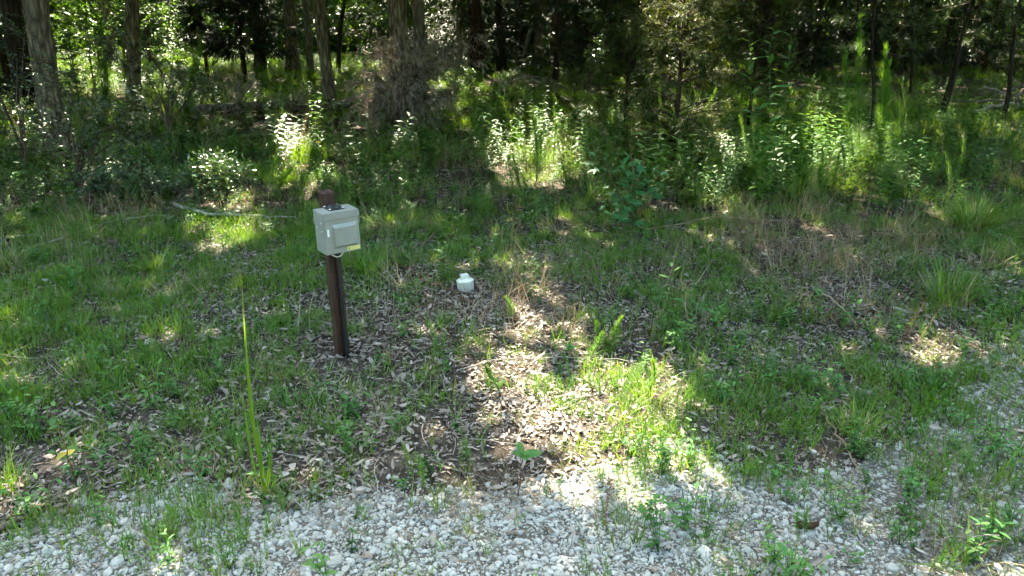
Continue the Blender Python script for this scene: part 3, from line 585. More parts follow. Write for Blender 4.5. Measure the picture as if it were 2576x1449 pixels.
# ------------------------------------------------------------------ post with the power box
def bm_obj(root, name, bm, mat, bevel=0, seg=2, smooth=False):
    if bevel: bmesh.ops.bevel(bm, geom=list(bm.edges), offset=bevel, segments=seg, affect='EDGES', profile=.6)
    for f in bm.faces: f.smooth = smooth
    me = bpy.data.meshes.new(name); bm.to_mesh(me); bm.free(); o = link(name, me, mat, root); return o
def box_bm(x0, x1, y0, y1, z0, z1, bm=None):
    bm = bm or bmesh.new(); v = [bm.verts.new(c) for c in ((x0, y0, z0), (x1, y0, z0), (x1, y1, z0), (x0, y1, z0), (x0, y0, z1), (x1, y0, z1), (x1, y1, z1), (x0, y1, z1))]
    for f in ((3, 2, 1, 0), (4, 5, 6, 7), (0, 1, 5, 4), (1, 2, 6, 5), (2, 3, 7, 6), (3, 0, 4, 7)): bm.faces.new([v[i] for i in f])
    return bm
M['post'] = noise_mat('stained_post', [(.25, (.010, .004, .003)), (.5, (.030, .0105, .0065)), (.75, (.055, .021, .013))], 9, (6, 6, .7), .5, .6, 8, .35, False, .006)
M['paint'] = plain('grey_enamel', (.20, .205, .185), .36, 0, .55, .13, 9, .04)
M['black'] = plain('black_plastic', (.012, .012, .014), .45, 0, .5, .2, 30, .05)
M['cable'] = plain('black_cable', (.010, .010, .011), .55, 0, .4, .2, 20, .05)
M['zinc'] = plain('zinc_screw', (.55, .55, .56), .35, .9, .5, .1, 30, .02)
M['whiteplastic'] = plain('white_plastic', (.62, .62, .58), .4, 0, .5, .08, 20, .03)
M['sticker'] = plain('yellow_sticker', (.55, .47, .16), .5, 0, .4, .08, 40, 0)
M['ink'] = plain('sticker_ink', (.03, .03, .03), .6, 0, .3, .1, 40, 0)
M['pvc'] = plain('white_pvc', (.62, .60, .55), .32, 0, .5, .05, 12, .02)
PB = G(862, 893); PYAW = R(35); mp_ = mpp(PB); PTOP = At(823, 476, PB[1] + .02); PHGT = PTOP[2] - PB[2]; lean = (PTOP[:2] - PB[:2]) / PHGT
post = thing('power_post', 'dark brown square wooden post carrying the grey power box', 'post', PB)
post.rotation_euler = (-.004, math.atan(lean[0]), PYAW)
W2 = .041
bm = bmesh.new(); rows = []
zs = list(np.linspace(-.2, PHGT - .012, 14)) + [PHGT]
for i, z in enumerate(zs):
    w = W2 - (.010 if i == len(zs) - 1 else 0); c = .007
    ring = [(-w, -w + c), (-w + c, -w), (w - c, -w), (w, -w + c), (w, w - c), (w - c, w), (-w + c, w), (-w, w - c)]
    rows.append([bm.verts.new((x + .0012 * math.sin(i * 1.7 + k), y + .0012 * math.cos(i * 2.3 + k), z)) for k, (x, y) in enumerate(ring)])
for a, b in zip(rows[:-1], rows[1:]):
    for k in range(8): bm.faces.new([a[k], a[(k + 1) % 8], b[(k + 1) % 8], b[k]])
bm.faces.new(rows[-1])
bm_obj(post, 'shaft', bm, M['post'])
V, F = tube([(.012, -W2 - .011, z) for z in np.linspace(-.05, PHGT - .40, 12)], .0135, 10); o = link('cable_cover', mk_mesh('cable_cover', V, F, None, True), M['cable'], post)
for z in (.12, .5):
    bm_obj(post, 'cable_clip', box_bm(-.006, .030, -W2 - .0275, -W2 - .001, z, z + .012), M['cable'], .002)

BX, BD, BH = .114, .160, .260                    # half width, depth, height
BZ0 = PHGT - .100 - BH; BY1 = -W2 - .002; BY0 = BY1 - BD
def on_post(o): return o
pbox = thing('power_box', 'grey metal power outlet box with hinged hood mounted on the post', 'electrical box', PB); pbox.rotation_euler = post.rotation_euler
bm = box_bm(-BX, BX, BY0 + .004, BY1, BZ0, BZ0 + BH - .004); bm_obj(pbox, 'body', bm, M['paint'], .004)
# hood: roof with a short front skirt and longer side flaps
hood = box_bm(-BX - .004, BX + .004, BY0 - .006, BY1 + .0, BZ0 + BH - .003, BZ0 + BH + .003)
bmesh.ops.bevel(hood, geom=list(hood.edges), offset=.002, segments=2, affect='EDGES')
hb = bm_obj(pbox, 'hood', hood, M['paint'])
bm_obj(hb, 'skirt', box_bm(-BX - .004, BX + .004, BY0 - .006, BY0 - .003, BZ0 + BH - .040, BZ0 + BH - .0032), M['paint'], .0009, 1)
for s in (-1, 1):
    x0, x1 = sorted((s * (BX + .0042), s * (BX + .0012)))
    bm = bmesh.new(); q = [(BY0 - .0028, BZ0 + BH - .085), (BY1 - .004, BZ0 + BH - .092), (BY1 - .004, BZ0 + BH - .0034), (BY0 - .0028, BZ0 + BH - .0034)]
    A = [bm.verts.new((x0, y, z)) for y, z in q]; B = [bm.verts.new((x1, y, z)) for y, z in q]
    bm.faces.new(A[::-1]); bm.faces.new(B)
    for k in range(4): bm.faces.new([A[k], A[(k + 1) % 4], B[(k + 1) % 4], B[k]])
    bmesh.ops.recalc_face_normals(bm, faces=bm.faces); bm_obj(hb, 'side_flap', bm, M['paint'], .0009, 1)
# front door with its pressed panel
dz0, dz1 = BZ0 + .004, BZ0 + BH - .042; dy = BY0 + .003
bm = bmesh.new()
def ringv(x0, x1, z0, z1, y): return [bm.verts.new(c) for c in ((x0, y, z0), (x1, y, z0), (x1, y, z1), (x0, y, z1))]
r0 = ringv(-BX + .002, BX - .002, dz0, dz1, dy + .0005); r1 = ringv(-BX + .002, BX - .002, dz0, dz1, dy - .004)
r2 = ringv(-.066, .098, dz0 + .030, dz1 - .030, dy - .0042); r3 = ringv(-.052, .084, dz0 + .048, dz1 - .052, dy - .016)
for a, b in ((r0, r1), (r1, r2), (r2, r3)):
    for k in range(4): bm.faces.new([a[k], a[(k + 1) % 4], b[(k + 1) % 4], b[k]])
bm.faces.new(r3); bmesh.ops.recalc_face_normals(bm, faces=bm.faces)
door = bm_obj(pbox, 'door_panel', bm, M['paint'], .0012, 2)
bm = box_bm(-.100, -.087, dy - .012, dy - .0045, dz0 + .115, dz0 + .160); lt = bm_obj(door, 'white_tab', bm, M['whiteplastic'], .003)  # small raised white tab near the left edge of the door
bm = box_bm(.022, .106, dy - .0055, dy - .0044, dz0 + .006, dz0 + .030); st = bm_obj(door, 'warning_sticker', bm, M['sticker']); st['label'] = 'yellow warning sticker with a dark mark'
bm = box_bm(.032, .037, dy - .0062, dy - .0056, dz0 + .012, dz0 + .024); box_bm(.0305, .0385, dy - .00625, dy - .0057, dz0 + .018, dz0 + .022, bm); bm_obj(door, 'sticker_mark', bm, M['ink'])
for (yy, zz) in ((BY0 + .030, BZ0 + BH - .062), (BY0 + .032, BZ0 + BH - .115), (BY1 - .05, BZ0 + BH - .100)):
    V, F = tube([(-BX - .0015, yy, zz), (-BX - .0085, yy, zz), (-BX - .0105, yy, zz)], [.0058, .0058, .003], 10); link('bolt', mk_mesh('bolt', V, F, None, True), M['zinc'], pbox)
zt = BZ0 + BH + .003
pl = bm_obj(pbox, 'hub_plate', box_bm(-.052, .048, BY1 - .112, BY1 - .006, zt + .0005, zt + .007), M['black'], .002)
bm = bmesh.new(); bmesh.ops.create_cone(bm, cap_ends=True, segments=24, radius1=.040, radius2=.036, depth=.012)
for v in bm.verts: v.co += Vector((-.002, BY1 - .059, zt + .013))
bm_obj(pl, 'hub_boss', bm, M['black'], .0015)
for (x, y) in ((-.044, BY1 - .104), (.040, BY1 - .104), (-.044, BY1 - .014), (.040, BY1 - .014)):
    V, F = tube([(x, y, zt + .006), (x, y, zt + .0115), (x, y, zt + .0135)], [.0072, .0068, .003], 10); link('screw', mk_mesh('screw', V, F, None, True), M['zinc'], pl)
t = np.linspace(0, 1, 22); xx = -.066 + .118 * t; zz = BZ0 + .004 - .052 * np.sin(math.pi * t) ** .65; yy = BY1 - .045 - .03 * np.sin(math.pi * t)
V, F = tube(np.stack([xx, yy, zz], -1), .0046, 8); link('wire_loop', mk_mesh('wire_loop', V, F, None, True), M['whiteplastic'], pbox)
V, F = tube([(-.066, BY1 - .045, BZ0 + .008), (-.066, BY1 - .045, BZ0 - .012)], .008, 10); link('wire_fitting', mk_mesh('wire_fitting', V, F, None, True), M['whiteplastic'], pbox)
V, F = tube([(.012, BY1 - .012, BZ0 + .006), (.012, BY1 - .010, BZ0 - .03)], .021, 14); link('conduit_hub', mk_mesh('conduit_hub', V, F, None, True), M['cable'], pbox)

# ------------------------------------------------------------------ white pipe clean-out with its square plug
CB = G(1172, 727); cr = 21.5 * mpp(CB)
co = thing('cleanout_pipe', 'white plastic clean-out pipe with a square plug standing in the leaves', 'pipe', CB); co.rotation_euler = (R(-3), R(-4), R(20))
def lathe(prof, n=40):
    V = np.array([[r * math.cos(a), r * math.sin(a), z] for r, z in prof for a in np.arange(n) / n * 2 * math.pi]); F = np.array([[i * n + k, i * n + (k + 1) % n, (i + 1) * n + (k + 1) % n, (i + 1) * n + k] for i in range(len(prof) - 1) for k in range(n)]); return V, F
V, F = lathe([(.93, -.9), (.93, .05), (.97, .12), (.985, 1.02), (1.0, 1.05), (1.0, 1.12), (.975, 1.15), (.92, 1.15), (.915, 1.06), (.87, 1.06)]); link('pipe', mk_mesh('pipe', V * cr, F, None, True), M['pvc'], co)
V, F = lathe([(.905, 1.0), (.905, 1.13), (.88, 1.19), (.80, 1.20), (.70, 1.26), (.55, 1.34), (.44, 1.37), (.02, 1.38)]); pg = link('plug', mk_mesh('plug', V * cr, F, None, True), M['pvc'], co)
bm = bmesh.new(); q = .43 * cr
for (s, z) in ((1.06, 1.33), (1.0, 1.78), (.9, 1.82)): [bm.verts.new((x * q * s, y * q * s, z * cr)) for x, y in ((-1, -1), (1, -1), (1, 1), (-1, 1))]
bm.verts.ensure_lookup_table(); v = bm.verts
for r_ in (0, 4):
    for k in range(4): bm.faces.new([v[r_ + k], v[r_ + (k + 1) % 4], v[r_ + 4 + (k + 1) % 4], v[r_ + 4 + k]])
bm.faces.new([v[8], v[9], v[10], v[11]]); bm_obj(pg, 'square_head', bm, M['pvc'], .0035, 2)

# ------------------------------------------------------------------ logs, sticks, dead brush
def px_line(pts, lift=.0, rough=.0, seed=0, n=24):
    rg = np.random.default_rng(seed); P = np.array([G(a, b) for a, b in pts]); t = np.linspace(0, 1, len(P)); s = np.linspace(0, 1, n)
    Q = np.stack([np.interp(s, t, P[:, k]) for k in range(3)], -1); Q[:, 2] = surf(Q[:, 0], Q[:, 1]) + lift
    return Q + rg.normal(0, rough, Q.shape) * [1, 1, .6]
def stick(name, label, cat, pts, w0, w1, mat, seed, lift=.02, rough=.012, forks=0, arch=0.0):
    Q = px_line(pts, lift, rough, seed); rg = np.random.default_rng(seed); Q[:, 2] += arch * np.sin(np.linspace(0, math.pi, len(Q))); m0, m1 = mpp(Q[0]), mpp(Q[-1])
    b = Q[len(Q) // 2].copy(); root = thing(name, label, cat, b); part(root, 'stem', *tube(Q, np.linspace(w0 * m0, w1 * m1, len(Q)) * .5, 8, .18, seed), mat, np.full(len(Q) * 8 + 2, rg.random()), True)
    for f in range(forks):
        i = rg.integers(4, len(Q) - 3); d = unit(Q[i + 1] - Q[i]); a = rg.uniform(.4, 1.1) * rg.choice([-1, 1]); L = rg.uniform(.18, .5)
        dd = np.array([d[0] * math.cos(a) - d[1] * math.sin(a), d[0] * math.sin(a) + d[1] * math.cos(a), rg.uniform(.05, .6)]); s = np.linspace(0, 1, 6)[:, None]
        part(root, 'side_twig', *tube(Q[i] + s * dd * L + rg.normal(0, .008, (6, 3)), np.linspace(w1 * m1 * .5, .002, 6), 5), mat, np.full(6 * 5 + 2, rg.random()), True)
    return root
stick('fallen_branch', 'pale grey fallen branch lying in front of the glinting shrub', 'branch', [(328, 476), (400, 512), (470, 533), (515, 549), (600, 553), (745, 556)], 11, 5, M['stick'], 141, .05, .012, 4)
stick('fallen_branch', 'short grey branch stub at the left edge of the grass', 'branch', [(-60, 622), (0, 611), (40, 602), (84, 600)], 9, 8, M['stick'], 142, .03)
stick('fallen_branch', 'thin bent stick below the grey branch stub at the left edge', 'branch', [(-20, 625), (10, 655), (38, 690)], 5, 3, M['stick'], 143, .03)
stick('fallen_branch', 'long thin twig running left under the pale grey fallen branch', 'branch', [(60, 640), (200, 590), (300, 560), (430, 548)], 4, 2, M['stick'], 144, .04, .01, 2)
stick('dead_vine', 'thin brown dead vine trailing in front of the clean-out pipe', 'vine', [(1000, 668), (1040, 690), (1100, 722), (1192, 772)], 4, 3, M['redstem'], 145, .03, .008, 1)
stick('dry_reed', 'long pale dead stem lying across the sunlit leaves', 'stem', [(1150, 945), (1230, 918), (1420, 912), (1560, 914), (1620, 930)], 2.4, 1.6, M['stick'], 146, .035, .006)
stick('fallen_branch', 'dark rotting branch at the left edge between leaves and gravel', 'branch', [(-40, 1365), (20, 1335), (70, 1305), (112, 1283)], 22, 12, M['twig'], 147, .03, .006)
stick('dry_reed', 'leaning straw coloured reed stem above the bare leaf patch', 'stem', [(2037, 735), (2085, 765), (2120, 795), (2152, 835)], 5, 4, M['straw'], 148, .06, .006)
stick('dry_reed', 'straw stem lying from the spiky grass down the gravel', 'stem', [(2050, 1030), (2120, 1130), (2170, 1220), (2190, 1330)], 5, 3, M['straw'], 149, .04, .01, 1)
stick('dry_reed', 'bleached twig lying on the leaf drift beside the arching grass', 'stem', [(2260, 1240), (2310, 1310), (2335, 1400), (2350, 1460)], 5, 4, M['stick'], 150, .03, .01, 1)
stick('dry_reed', 'thin reddish dead stem standing out of the pale gravel', 'stem', [(1535, 1215), (1525, 1290), (1522, 1345)], 4, 4, M['redstem'], 151, .03, .006)
stick('fallen_branch', 'short dark rotten root piece behind the clean-out pipe', 'branch', [(1038, 648), (1062, 632), (1088, 606)], 15, 8, M['twig'], 152, .05, .008, 1)
stick('fallen_branch', 'fine curved stem arching through the dead straw', 'stem', [(1620, 600), (1800, 588), (1960, 580)], 2, 1.4, M['straw'], 153, .10, .008, 0, .08)
stick('fallen_branch', 'long straight dead stem lying below the big grass tussock', 'stem', [(2190, 598), (2350, 603), (2590, 612)], 4, 3, M['straw'], 154, .06, .006)
# the fallen log
root = stick('fallen_log', 'dark fallen log lying along the ground behind the grass', 'log', [(465, 306), (560, 300), (640, 294), (760, 291), (870, 287), (1000, 276), (1135, 262)], 19, 24, M['bark_pale'], 155, .24, .02, 6)
stick('fallen_branch', 'pale broken sapling stem lying across the near side of the log', 'branch', [(632, 345), (672, 322), (712, 298)], 5, 4, M['stick'], 156, .12, .01, 1)
stick('fallen_branch', 'mossy branch piece at the foot of the thick left tree', 'branch', [(-30, 388), (60, 384), (135, 390)], 11, 8, M['twig'], 157, .06, .01, 1)
# dead cedar top, brown and drooping
def dead_brush(label, base, tips, seed, nh=90, L=.24, W=.017, droop=.8):
    root = thing('dead_cedar', label, 'dead tree', base); b = np.array(base)
    spray_boughs(root, 'dead_sprays', tips, lambda t: b + np.array([0, 0, .25 * (t[2] - b[2]) + .1]), nh, L, W, M['deadneedle'], seed, droop, M['stick'], 3, .35, .017); return root
rg = np.random.default_rng(161); DB = G(1012, 325)
tips = [At(x, y, DB[1] + rg.uniform(-.7, .7)) for x, y in zip(rg.uniform(905, 1120, 64), rg.uniform(95, 320, 64))] + [At(x, y, DB[1] + rg.uniform(-.5, .5)) for x, y in ((1180, 110), (1205, 85), (1215, 150), (1150, 130), (880, 200), (890, 250), (1140, 240), (1100, 300), (930, 330))]
dead_brush('large heap of brown dead cedar sprays at the foot of the twin trunks', DB, [np.maximum(t, [-99, -99, .06]) for t in tips], 162, 300)
DB2 = G(1270, 232); tips = [At(x, y, DB2[1] + rg.uniform(-.4, .4)) for x, y in ((1340, 188), (1370, 200), (1310, 205), (1285, 195), (1230, 205), (1250, 190), (1390, 205))]
dead_brush('small fan of pinkish dead cedar sprays right of the reddish trunk', DB2, tips, 163, 70, .3)
DB3 = G(610, 296); tips = [At(x, y, DB3[1] + rg.uniform(-.4, .4)) for x, y in zip(rg.uniform(575, 655, 16), rg.uniform(175, 280, 16))]
dead_brush('thin grey dead bush behind the left half of the log', DB3, tips, 164, 45, .25, .006)
DB4 = G(745, 292); tips = [At(x, y, DB4[1] + rg.uniform(-.3, .3)) for x, y in zip(rg.uniform(715, 775, 10), rg.uniform(225, 285, 10))]
dead_brush('small grey dead sprig standing behind the log near the leaning tree', DB4, tips, 165, 50, .25, .008)
# brush pile at the right
bp = thing('brush_pile', 'pile of bare grey branches on brown leaves at the right edge', 'brush pile', G(2530, 290)); rg = np.random.default_rng(171)
for (a, b, w) in (((2420, 290), (2600, 262), 7), ((2400, 258), (2620, 278), 6), ((2500, 300), (2590, 205), 6), ((2450, 240), (2610, 250), 5), ((2540, 310), (2580, 225), 5), ((2480, 275), (2560, 240), 4), ((2430, 300), (2560, 296), 6), ((2520, 262), (2640, 215), 5), ((2470, 225), (2540, 262), 4)):
    Y = G(2530, 290)[1] + rg.uniform(-.5, .5); p, q = At(*a, Y), At(*b, Y + rg.uniform(-.4, .4)); p[2] = max(p[2], .04); q[2] = max(q[2], .06); s = np.linspace(0, 1, 9)[:, None]; Q = p + s * (q - p) + rg.normal(0, .035, (9, 3)); Q[:, 2] += .12 * np.sin(s[:, 0] * 3.1)
    part(bp, 'branch', *tube(Q, np.linspace(w, w * .4, 9) * mpp(p) * .8, 6, .15, 3), M['stick'], np.full(9 * 6 + 2, rg.random()), True)

# ------------------------------------------------------------------ weeds, plumes and tufts one can tell apart
_leafcache = {}
def leaf_piece(root, P, D, N, L, W, kind, mat, name='leaf'):
    """one leaf as a part: shared mesh, own placing"""
    key = (kind, mat.name, random.randrange(3)); me = _leafcache.get(key)
    if me is None:
        V, F = leafmesh([[0, 0, 0]], [[1., 0, 0]], [[0, 0, 1.]], 1.0, 1.0, kind); V[:, 2] *= (1, 1.6, .4)[key[2]]
        me = mk_mesh('leaf', V, F, np.full(len(V), (.2, .55, .9)[key[2]]), False); me.materials.append(mat); _leafcache[key] = me
    o = bpy.data.objects.new(name, me); COL.objects.link(o); o.parent = root; D = unit(D); S = unit(np.cross(N, D)); U = np.cross(D, S)
    from mathutils import Matrix
    m = Matrix(np.stack([D, S, U], 1).tolist()).to_4x4(); o.rotation_euler = m.to_euler(); o.location = tuple(np.array(P) - np.array(root.location)); o.scale = (L, W, W); return o
def tall_weed(name, label, cat, base_px, top_px, nleaf, L, W, mat, seed, kind='lance', stem=None, lo=.3, group=None, up=.35, yellow=0, r=.005):
    rg = np.random.default_rng(seed); random.seed(seed); b = G(*base_px); top = At(*top_px, b[1] + rg.uniform(-.06, .06)); root = thing(name, label, cat, b, 0, group)
    t = np.linspace(0, 1, 10)[:, None]; Q = b + t * (top - b) + rg.normal(0, .012, (10, 3)) * t; Q[0, 2] -= .03; part(root, 'stem', *tube(Q, np.linspace(r, r * .4, 10), 6), stem or M['greenstem'], None, True)
    f = np.linspace(lo, 1, nleaf); az = rg.uniform(0, 6.28)
    for k in range(nleaf):
        az += math.pi if k % 2 else 1.75; i = min(8, int(f[k] * 9)); P = Q[i] + (f[k] * 9 - i) * (Q[i + 1] - Q[i]); e = up * (.3 + f[k]) + rg.normal(0, .2)
        s = (1.0 if f[k] < .85 else .7) * rg.uniform(.75, 1.15); D = np.array([math.cos(az), math.sin(az), e]); ml = M['yellowleaf'] if k < yellow else mat
        leaf_piece(root, P, D, np.array([rg.normal(0, .25), rg.normal(0, .25), 1.]), L * s, W * s, kind, ml)
    return root
tall_weed('tall_weed', 'tall leafy weed with long pointed leaves, shortest stalk of three', 'weed', (1905, 525), (1884, 78), 26, .20, .055, M['seed'], 181, lo=.35)
tall_weed('tall_weed', 'tall leafy weed with long pointed leaves, middle stalk of three', 'weed', (1935, 530), (1938, 70), 26, .20, .055, M['seed'], 182, lo=.35)
tall_weed('tall_weed', 'tall leafy weed with long pointed leaves, stalk nearest the dark trunk', 'weed', (1962, 520), (1985, 92), 26, .20, .055, M['seed'], 183, lo=.35)
tall_weed('tall_weed', 'shorter leafy weed right of the three tall stalks', 'weed', (1995, 500), (2020, 255), 14, .16, .038, M['seed'], 184, lo=.4)
tall_weed('tall_weed', 'drooping leafy weed with yellow leaf left of the dead cedar', 'weed', (880, 440), (905, 215), 20, .18, .05, M['broad'], 185, lo=.3, up=-.4, yellow=1)
tall_weed('tall_weed', 'leafy weed with drooping tips behind the post top', 'weed', (800, 420), (795, 232), 18, .16, .045, M['broad'], 186, lo=.35, up=-.1, yellow=2)
tall_weed('tall_weed', 'bushy leafy weed in front of the dead cedar heap', 'weed', (1165, 420), (1160, 235), 22, .16, .04, M['broad'], 187, lo=.2, up=.0)
tall_weed('tall_weed', 'leafy weed with shiny pale leaves right of the bushy weed', 'weed', (1215, 425), (1215, 245), 20, .15, .045, M['seed'], 188, lo=.25, up=.0)
tall_weed('tall_weed', 'pale leaved weed left of the lit feathery plume', 'weed', (1300, 410), (1305, 300), 14, .14, .04, M['seed'], 189, lo=.3)
tall_weed('tall_weed', 'small weed with yellow tip leaves above the glinting shrub', 'weed', (755, 470), (752, 345), 10, .12, .035, M['seed'], 190, lo=.4, yellow=1)
tall_weed('tall_weed', 'stiff dark leaved weed between the plumes and the tussock', 'weed', (2130, 500), (2118, 330), 16, .14, .035, M['broad'], 191, lo=.2)
tall_weed('tall_weed', 'leafy weed under the tall plumes beside bare soil', 'weed', (2270, 470), (2255, 390), 12, .12, .03, M['seed'], 192, lo=.2)
tall_weed('tall_weed', 'brown stemmed weed with sparse leaves below the tall stalks', 'weed', (1840, 540), (1835, 400), 14, .11, .028, M['seed'], 193, lo=.3)
tall_weed('tall_weed', 'leafy weed at the foot of the lobed leaf sapling', 'weed', (1760, 545), (1755, 420), 16, .11, .03, M['broad'], 194, lo=.2)
# sapling with lobed leaves
def gum(label, base_px, tops, n, L, seed):
    rg = np.random.default_rng(seed); random.seed(seed); b = G(*base_px); root = thing('lobed_leaf_sapling', label, 'sapling', b)
    for (tx, ty) in tops:
        top = At(tx, ty, b[1] + rg.uniform(-.25, .25)); t = np.linspace(0, 1, 9)[:, None]; Q = b + t * (top - b); Q[:, :2] += rg.normal(0, .015, (9, 2)); part(root, 'stem', *tube(Q, np.linspace(.008, .003, 9), 6), M['redstem'], None, True)
        for k in range(n):
            f = rg.uniform(.25, 1); P = Q[0] + f * (Q[-1] - Q[0]); a = rg.uniform(0, 6.28); D = np.array([math.cos(a), math.sin(a), rg.uniform(-.35, .3)]); P = P + D * rg.uniform(.02, .10)
            leaf_piece(root, P, D, np.array([rg.normal(0, .3), rg.normal(0, .3) - .3, 1.]), L * rg.uniform(.6, 1.1), L * rg.uniform(.6, 1.1), 'star', M['gum'])
    return root
gum('sapling with blue green lobed leaves in front of the olive cedar', (1600, 560), [(1545, 350), (1580, 345), (1620, 380), (1500, 380), (1660, 420), (1575, 480)], 17, .17, 201)
gum('small lobed leaf sprout low in front of the bigger lobed sapling', (1560, 590), [(1560, 510), (1590, 520), (1530, 500)], 9, .14, 202)
# feathery plumes
def plume(label, base_px, top_px, seed, rad=.10, dens=1.0, mat=None, n_st=1, group=None):
    rg = np.random.default_rng(seed); b = G(*base_px); top = At(*top_px, b[1]); H = np.linalg.norm(top - b); root = thing('feathery_plume', label, 'weed', b, 0, group); w = Acc(); a = Acc()
    for s in range(n_st):
        b2 = b + np.array([rg.normal(0, .05), rg.normal(0, .05), 0]) * (s > 0); tp = b2 + (top - b) * (1 if s == 0 else rg.uniform(.6, .95)) + np.array([rg.normal(0, .08), 0, 0]) * (s > 0)
        t = np.linspace(0, 1, 12)[:, None]; Q = b2 + t * (tp - b2) + np.array([.04, 0, 0]) * np.sin(t * 3 + seed); w.add(*tube(Q, np.linspace(.007, .002, 12), 5, cap=False), .3)
        n = int(400 * H * dens); f = rg.uniform(.12, 1, n); i = np.clip((f * 11).astype(int), 0, 10); P = Q[i] + (f * 11 - i)[:, None] * (Q[i + 1] - Q[i]); az = rg.uniform(0, 6.28, n); tilt = 1.25 - .8 * f + rg.normal(0, .2, n)
        V, F, k = blades(P, az, tilt, rad * (1.15 - .75 * f) * rg.uniform(.5, 1.3, n) * 1.4, .0046, rg.uniform(-.5, .6, n), 2, rg, 1.5); a.add(V, F, rep(rg.random(n), k))
    w.part(root, 'stem', M['greenstem'], True); a.part(root, 'foliage', mat or M['fuzz']); return root
plume('curling feathery plume lit yellow before the olive cedar', (1685, 430), (1656, 205), 211, .07)
plume('leaning feathery plume with bright yellow middle', (1715, 420), (1795, 225), 212, .10)
plume('feathery plume with pale tip in the open middle grass', (1395, 425), (1388, 240), 213, .08)
plume('soft feathery clump left of the pale tipped plume', (1345, 470), (1340, 285), 214, .12, 1.0, None, 3)
plume('low feathery clump in the sunlit middle grass', (1300, 480), (1295, 370), 215, .12, 1.0, None, 3)
plume('tallest feathery plume, left of a pair before the young pine', (2160, 440), (2170, 45), 216, .15, 1.2, None, 2)
plume('tall bushy feathery plume, right of a pair before the young pine', (2215, 450), (2228, 118), 217, .16, 1.2, None, 3)
plume('feathery plume with yellow lit lower half beside bare brown soil', (2265, 440), (2252, 265), 218, .14, 1.3, None, 2)
plume('broad soft green plume left of the tall leafy stalks', (1900, 500), (1900, 300), 219, .14, 1.3, None, 3)
plume('broad soft green plume right of the tall leafy stalks', (2000, 510), (2012, 315), 220, .16, 1.3, None, 3)
plume('short feathery plume right of the yellow lit plume', (2315, 450), (2322, 345), 221, .10, 1.2, None, 2)
plume('dark stemmed short plume left of the tall pair', (2070, 500), (2078, 370), 222, .13, 1.2, None, 3)
plume('yellow green low plume under the glinting shrub edge', (690, 490), (695, 400), 223, .12, 1.2, None, 3)
plume('thin hazy plume in the thicket right of the lone brown trunk', (470, 330), (505, 90), 224, .18, 1.0, None, 3)
plume('thin hazy plume in the thicket left of the lone brown trunk', (270, 300), (250, 60), 225, .2, 1.0, None, 4)
# sprouts in the sun patch
for k, (b, t_, lab) in enumerate((((1556, 885), (1556, 800), 'tallest bottlebrush sprout at the top of the sun patch'), ((1500, 905), (1500, 838), 'bottlebrush sprout left of the tallest sprout'), ((1632, 1000), (1630, 905), 'bottlebrush sprout beside the sunlit grass'),
    ((1276, 805), (1274, 748), 'single bottlebrush sprout left above the sun patch'), ((1240, 990), (1238, 925), 'bottlebrush sprout at the shaded edge of the sun patch'), ((1525, 880), (1512, 812), 'slim bottlebrush sprout between two taller sprouts'), ((1900, 1215), (1905, 1160), 'small bottlebrush sprout in the pale gravel right of the sun patch'))):
    plume(lab, b, t_, 230 + k, .055, 2.4)
# grass tufts
def tuft(label, base_px, n, L, W, spread, tilt, bend, seed, mat=None, dead=0, name='grass_tuft', azc=None, seg=6):
    rg = np.random.default_rng(seed); b = G(*base_px); b[2] = float(surf(b[0], b[1])); root = thing(name, label, 'grass', b)
    def bunch(m, part_name, mt, s):
        r = spread * np.sqrt(rg.random(m)); q = rg.uniform(0, 6.283, m); az = q + rg.normal(0, .5, m)
        if azc is not None: az = azc + rg.normal(0, .5, m)
        V, F, k = blades(b + np.stack([r * np.cos(q), r * np.sin(q), 0 * r - .01], -1), az, np.abs(rg.normal(0, tilt, m)) * s, L * rg.uniform(.45, 1, m), W * rg.uniform(.6, 1, m), bend * rg.uniform(.4, 1.2, m), seg, rg, .6)
        o = part(root, part_name, V, F, mt, rep(rg.random(m), k)); o['kind'] = 'stuff'
    bunch(n, 'blades', mat or M['grass'], 1)
    if dead: bunch(dead, 'dead_blades', M['straw'], 1.6)
    return root
tuft('large soft drooping grass tussock at the right of the clearing', (2440, 590), 750, .78, .006, .16, .5, 1.7, 251, M['grass'], 120)
tuft('broad bladed upright grass clump at the right above the gravel', (2385, 765), 110, .46, .011, .12, .42, .5, 252, M['grass_cool'], 10)
tuft('slim upright grass clump with wide bright blades before the straw', (1965, 805), 34, .42, .012, .06, .3, .5, 253, M['grass'], 6)
tuft('fine grass tussock right behind the power box', (1210, 535), 240, .42, .005, .10, .5, 1.0, 254, M['grass_cool'], 20)
tuft('bright grass tuft just right of the post at mid height', (930, 690), 170, .34, .007, .12, .55, 1.0, 255, M['grass'])
tuft('yellow green grass tuft in the middle of the left lawn', (400, 690), 170, .36, .007, .07, .7, .9, 256, M['grass'])
tuft('dense grass tuft at the left edge of the lawn', (40, 1010), 170, .30, .007, .12, .5, 1.0, 257, M['grass'])
tuft('grass tuft at the left edge next to the leaf drift', (10, 1235), 60, .26, .008, .06, .4, .8, 258, M['grass'])
tuft('sunlit yellow grass tuft beside the bottlebrush sprouts', (1640, 1010), 70, .28, .008, .12, .45, .7, 259, M['grass'], 8)
tuft('sunlit grass tuft at the lower end of the sun patch', (1560, 1050), 50, .20, .008, .12, .5, .7, 260, M['grass'])
tuft('spiky star shaped grass tuft on the shaded gravel edge', (2055, 1045), 16, .22, .009, .02, .95, .5, 261, M['grass'], 4)
tuft('green grass clump right of the spiky star shaped tuft', (2150, 1090), 60, .26, .009, .08, .45, .6, 262, M['grass'])
tuft('broad grass clump on the drive edge at the right', (2330, 1000), 120, .28, .009, .16, .55, .7, 263, M['grass_cool'])
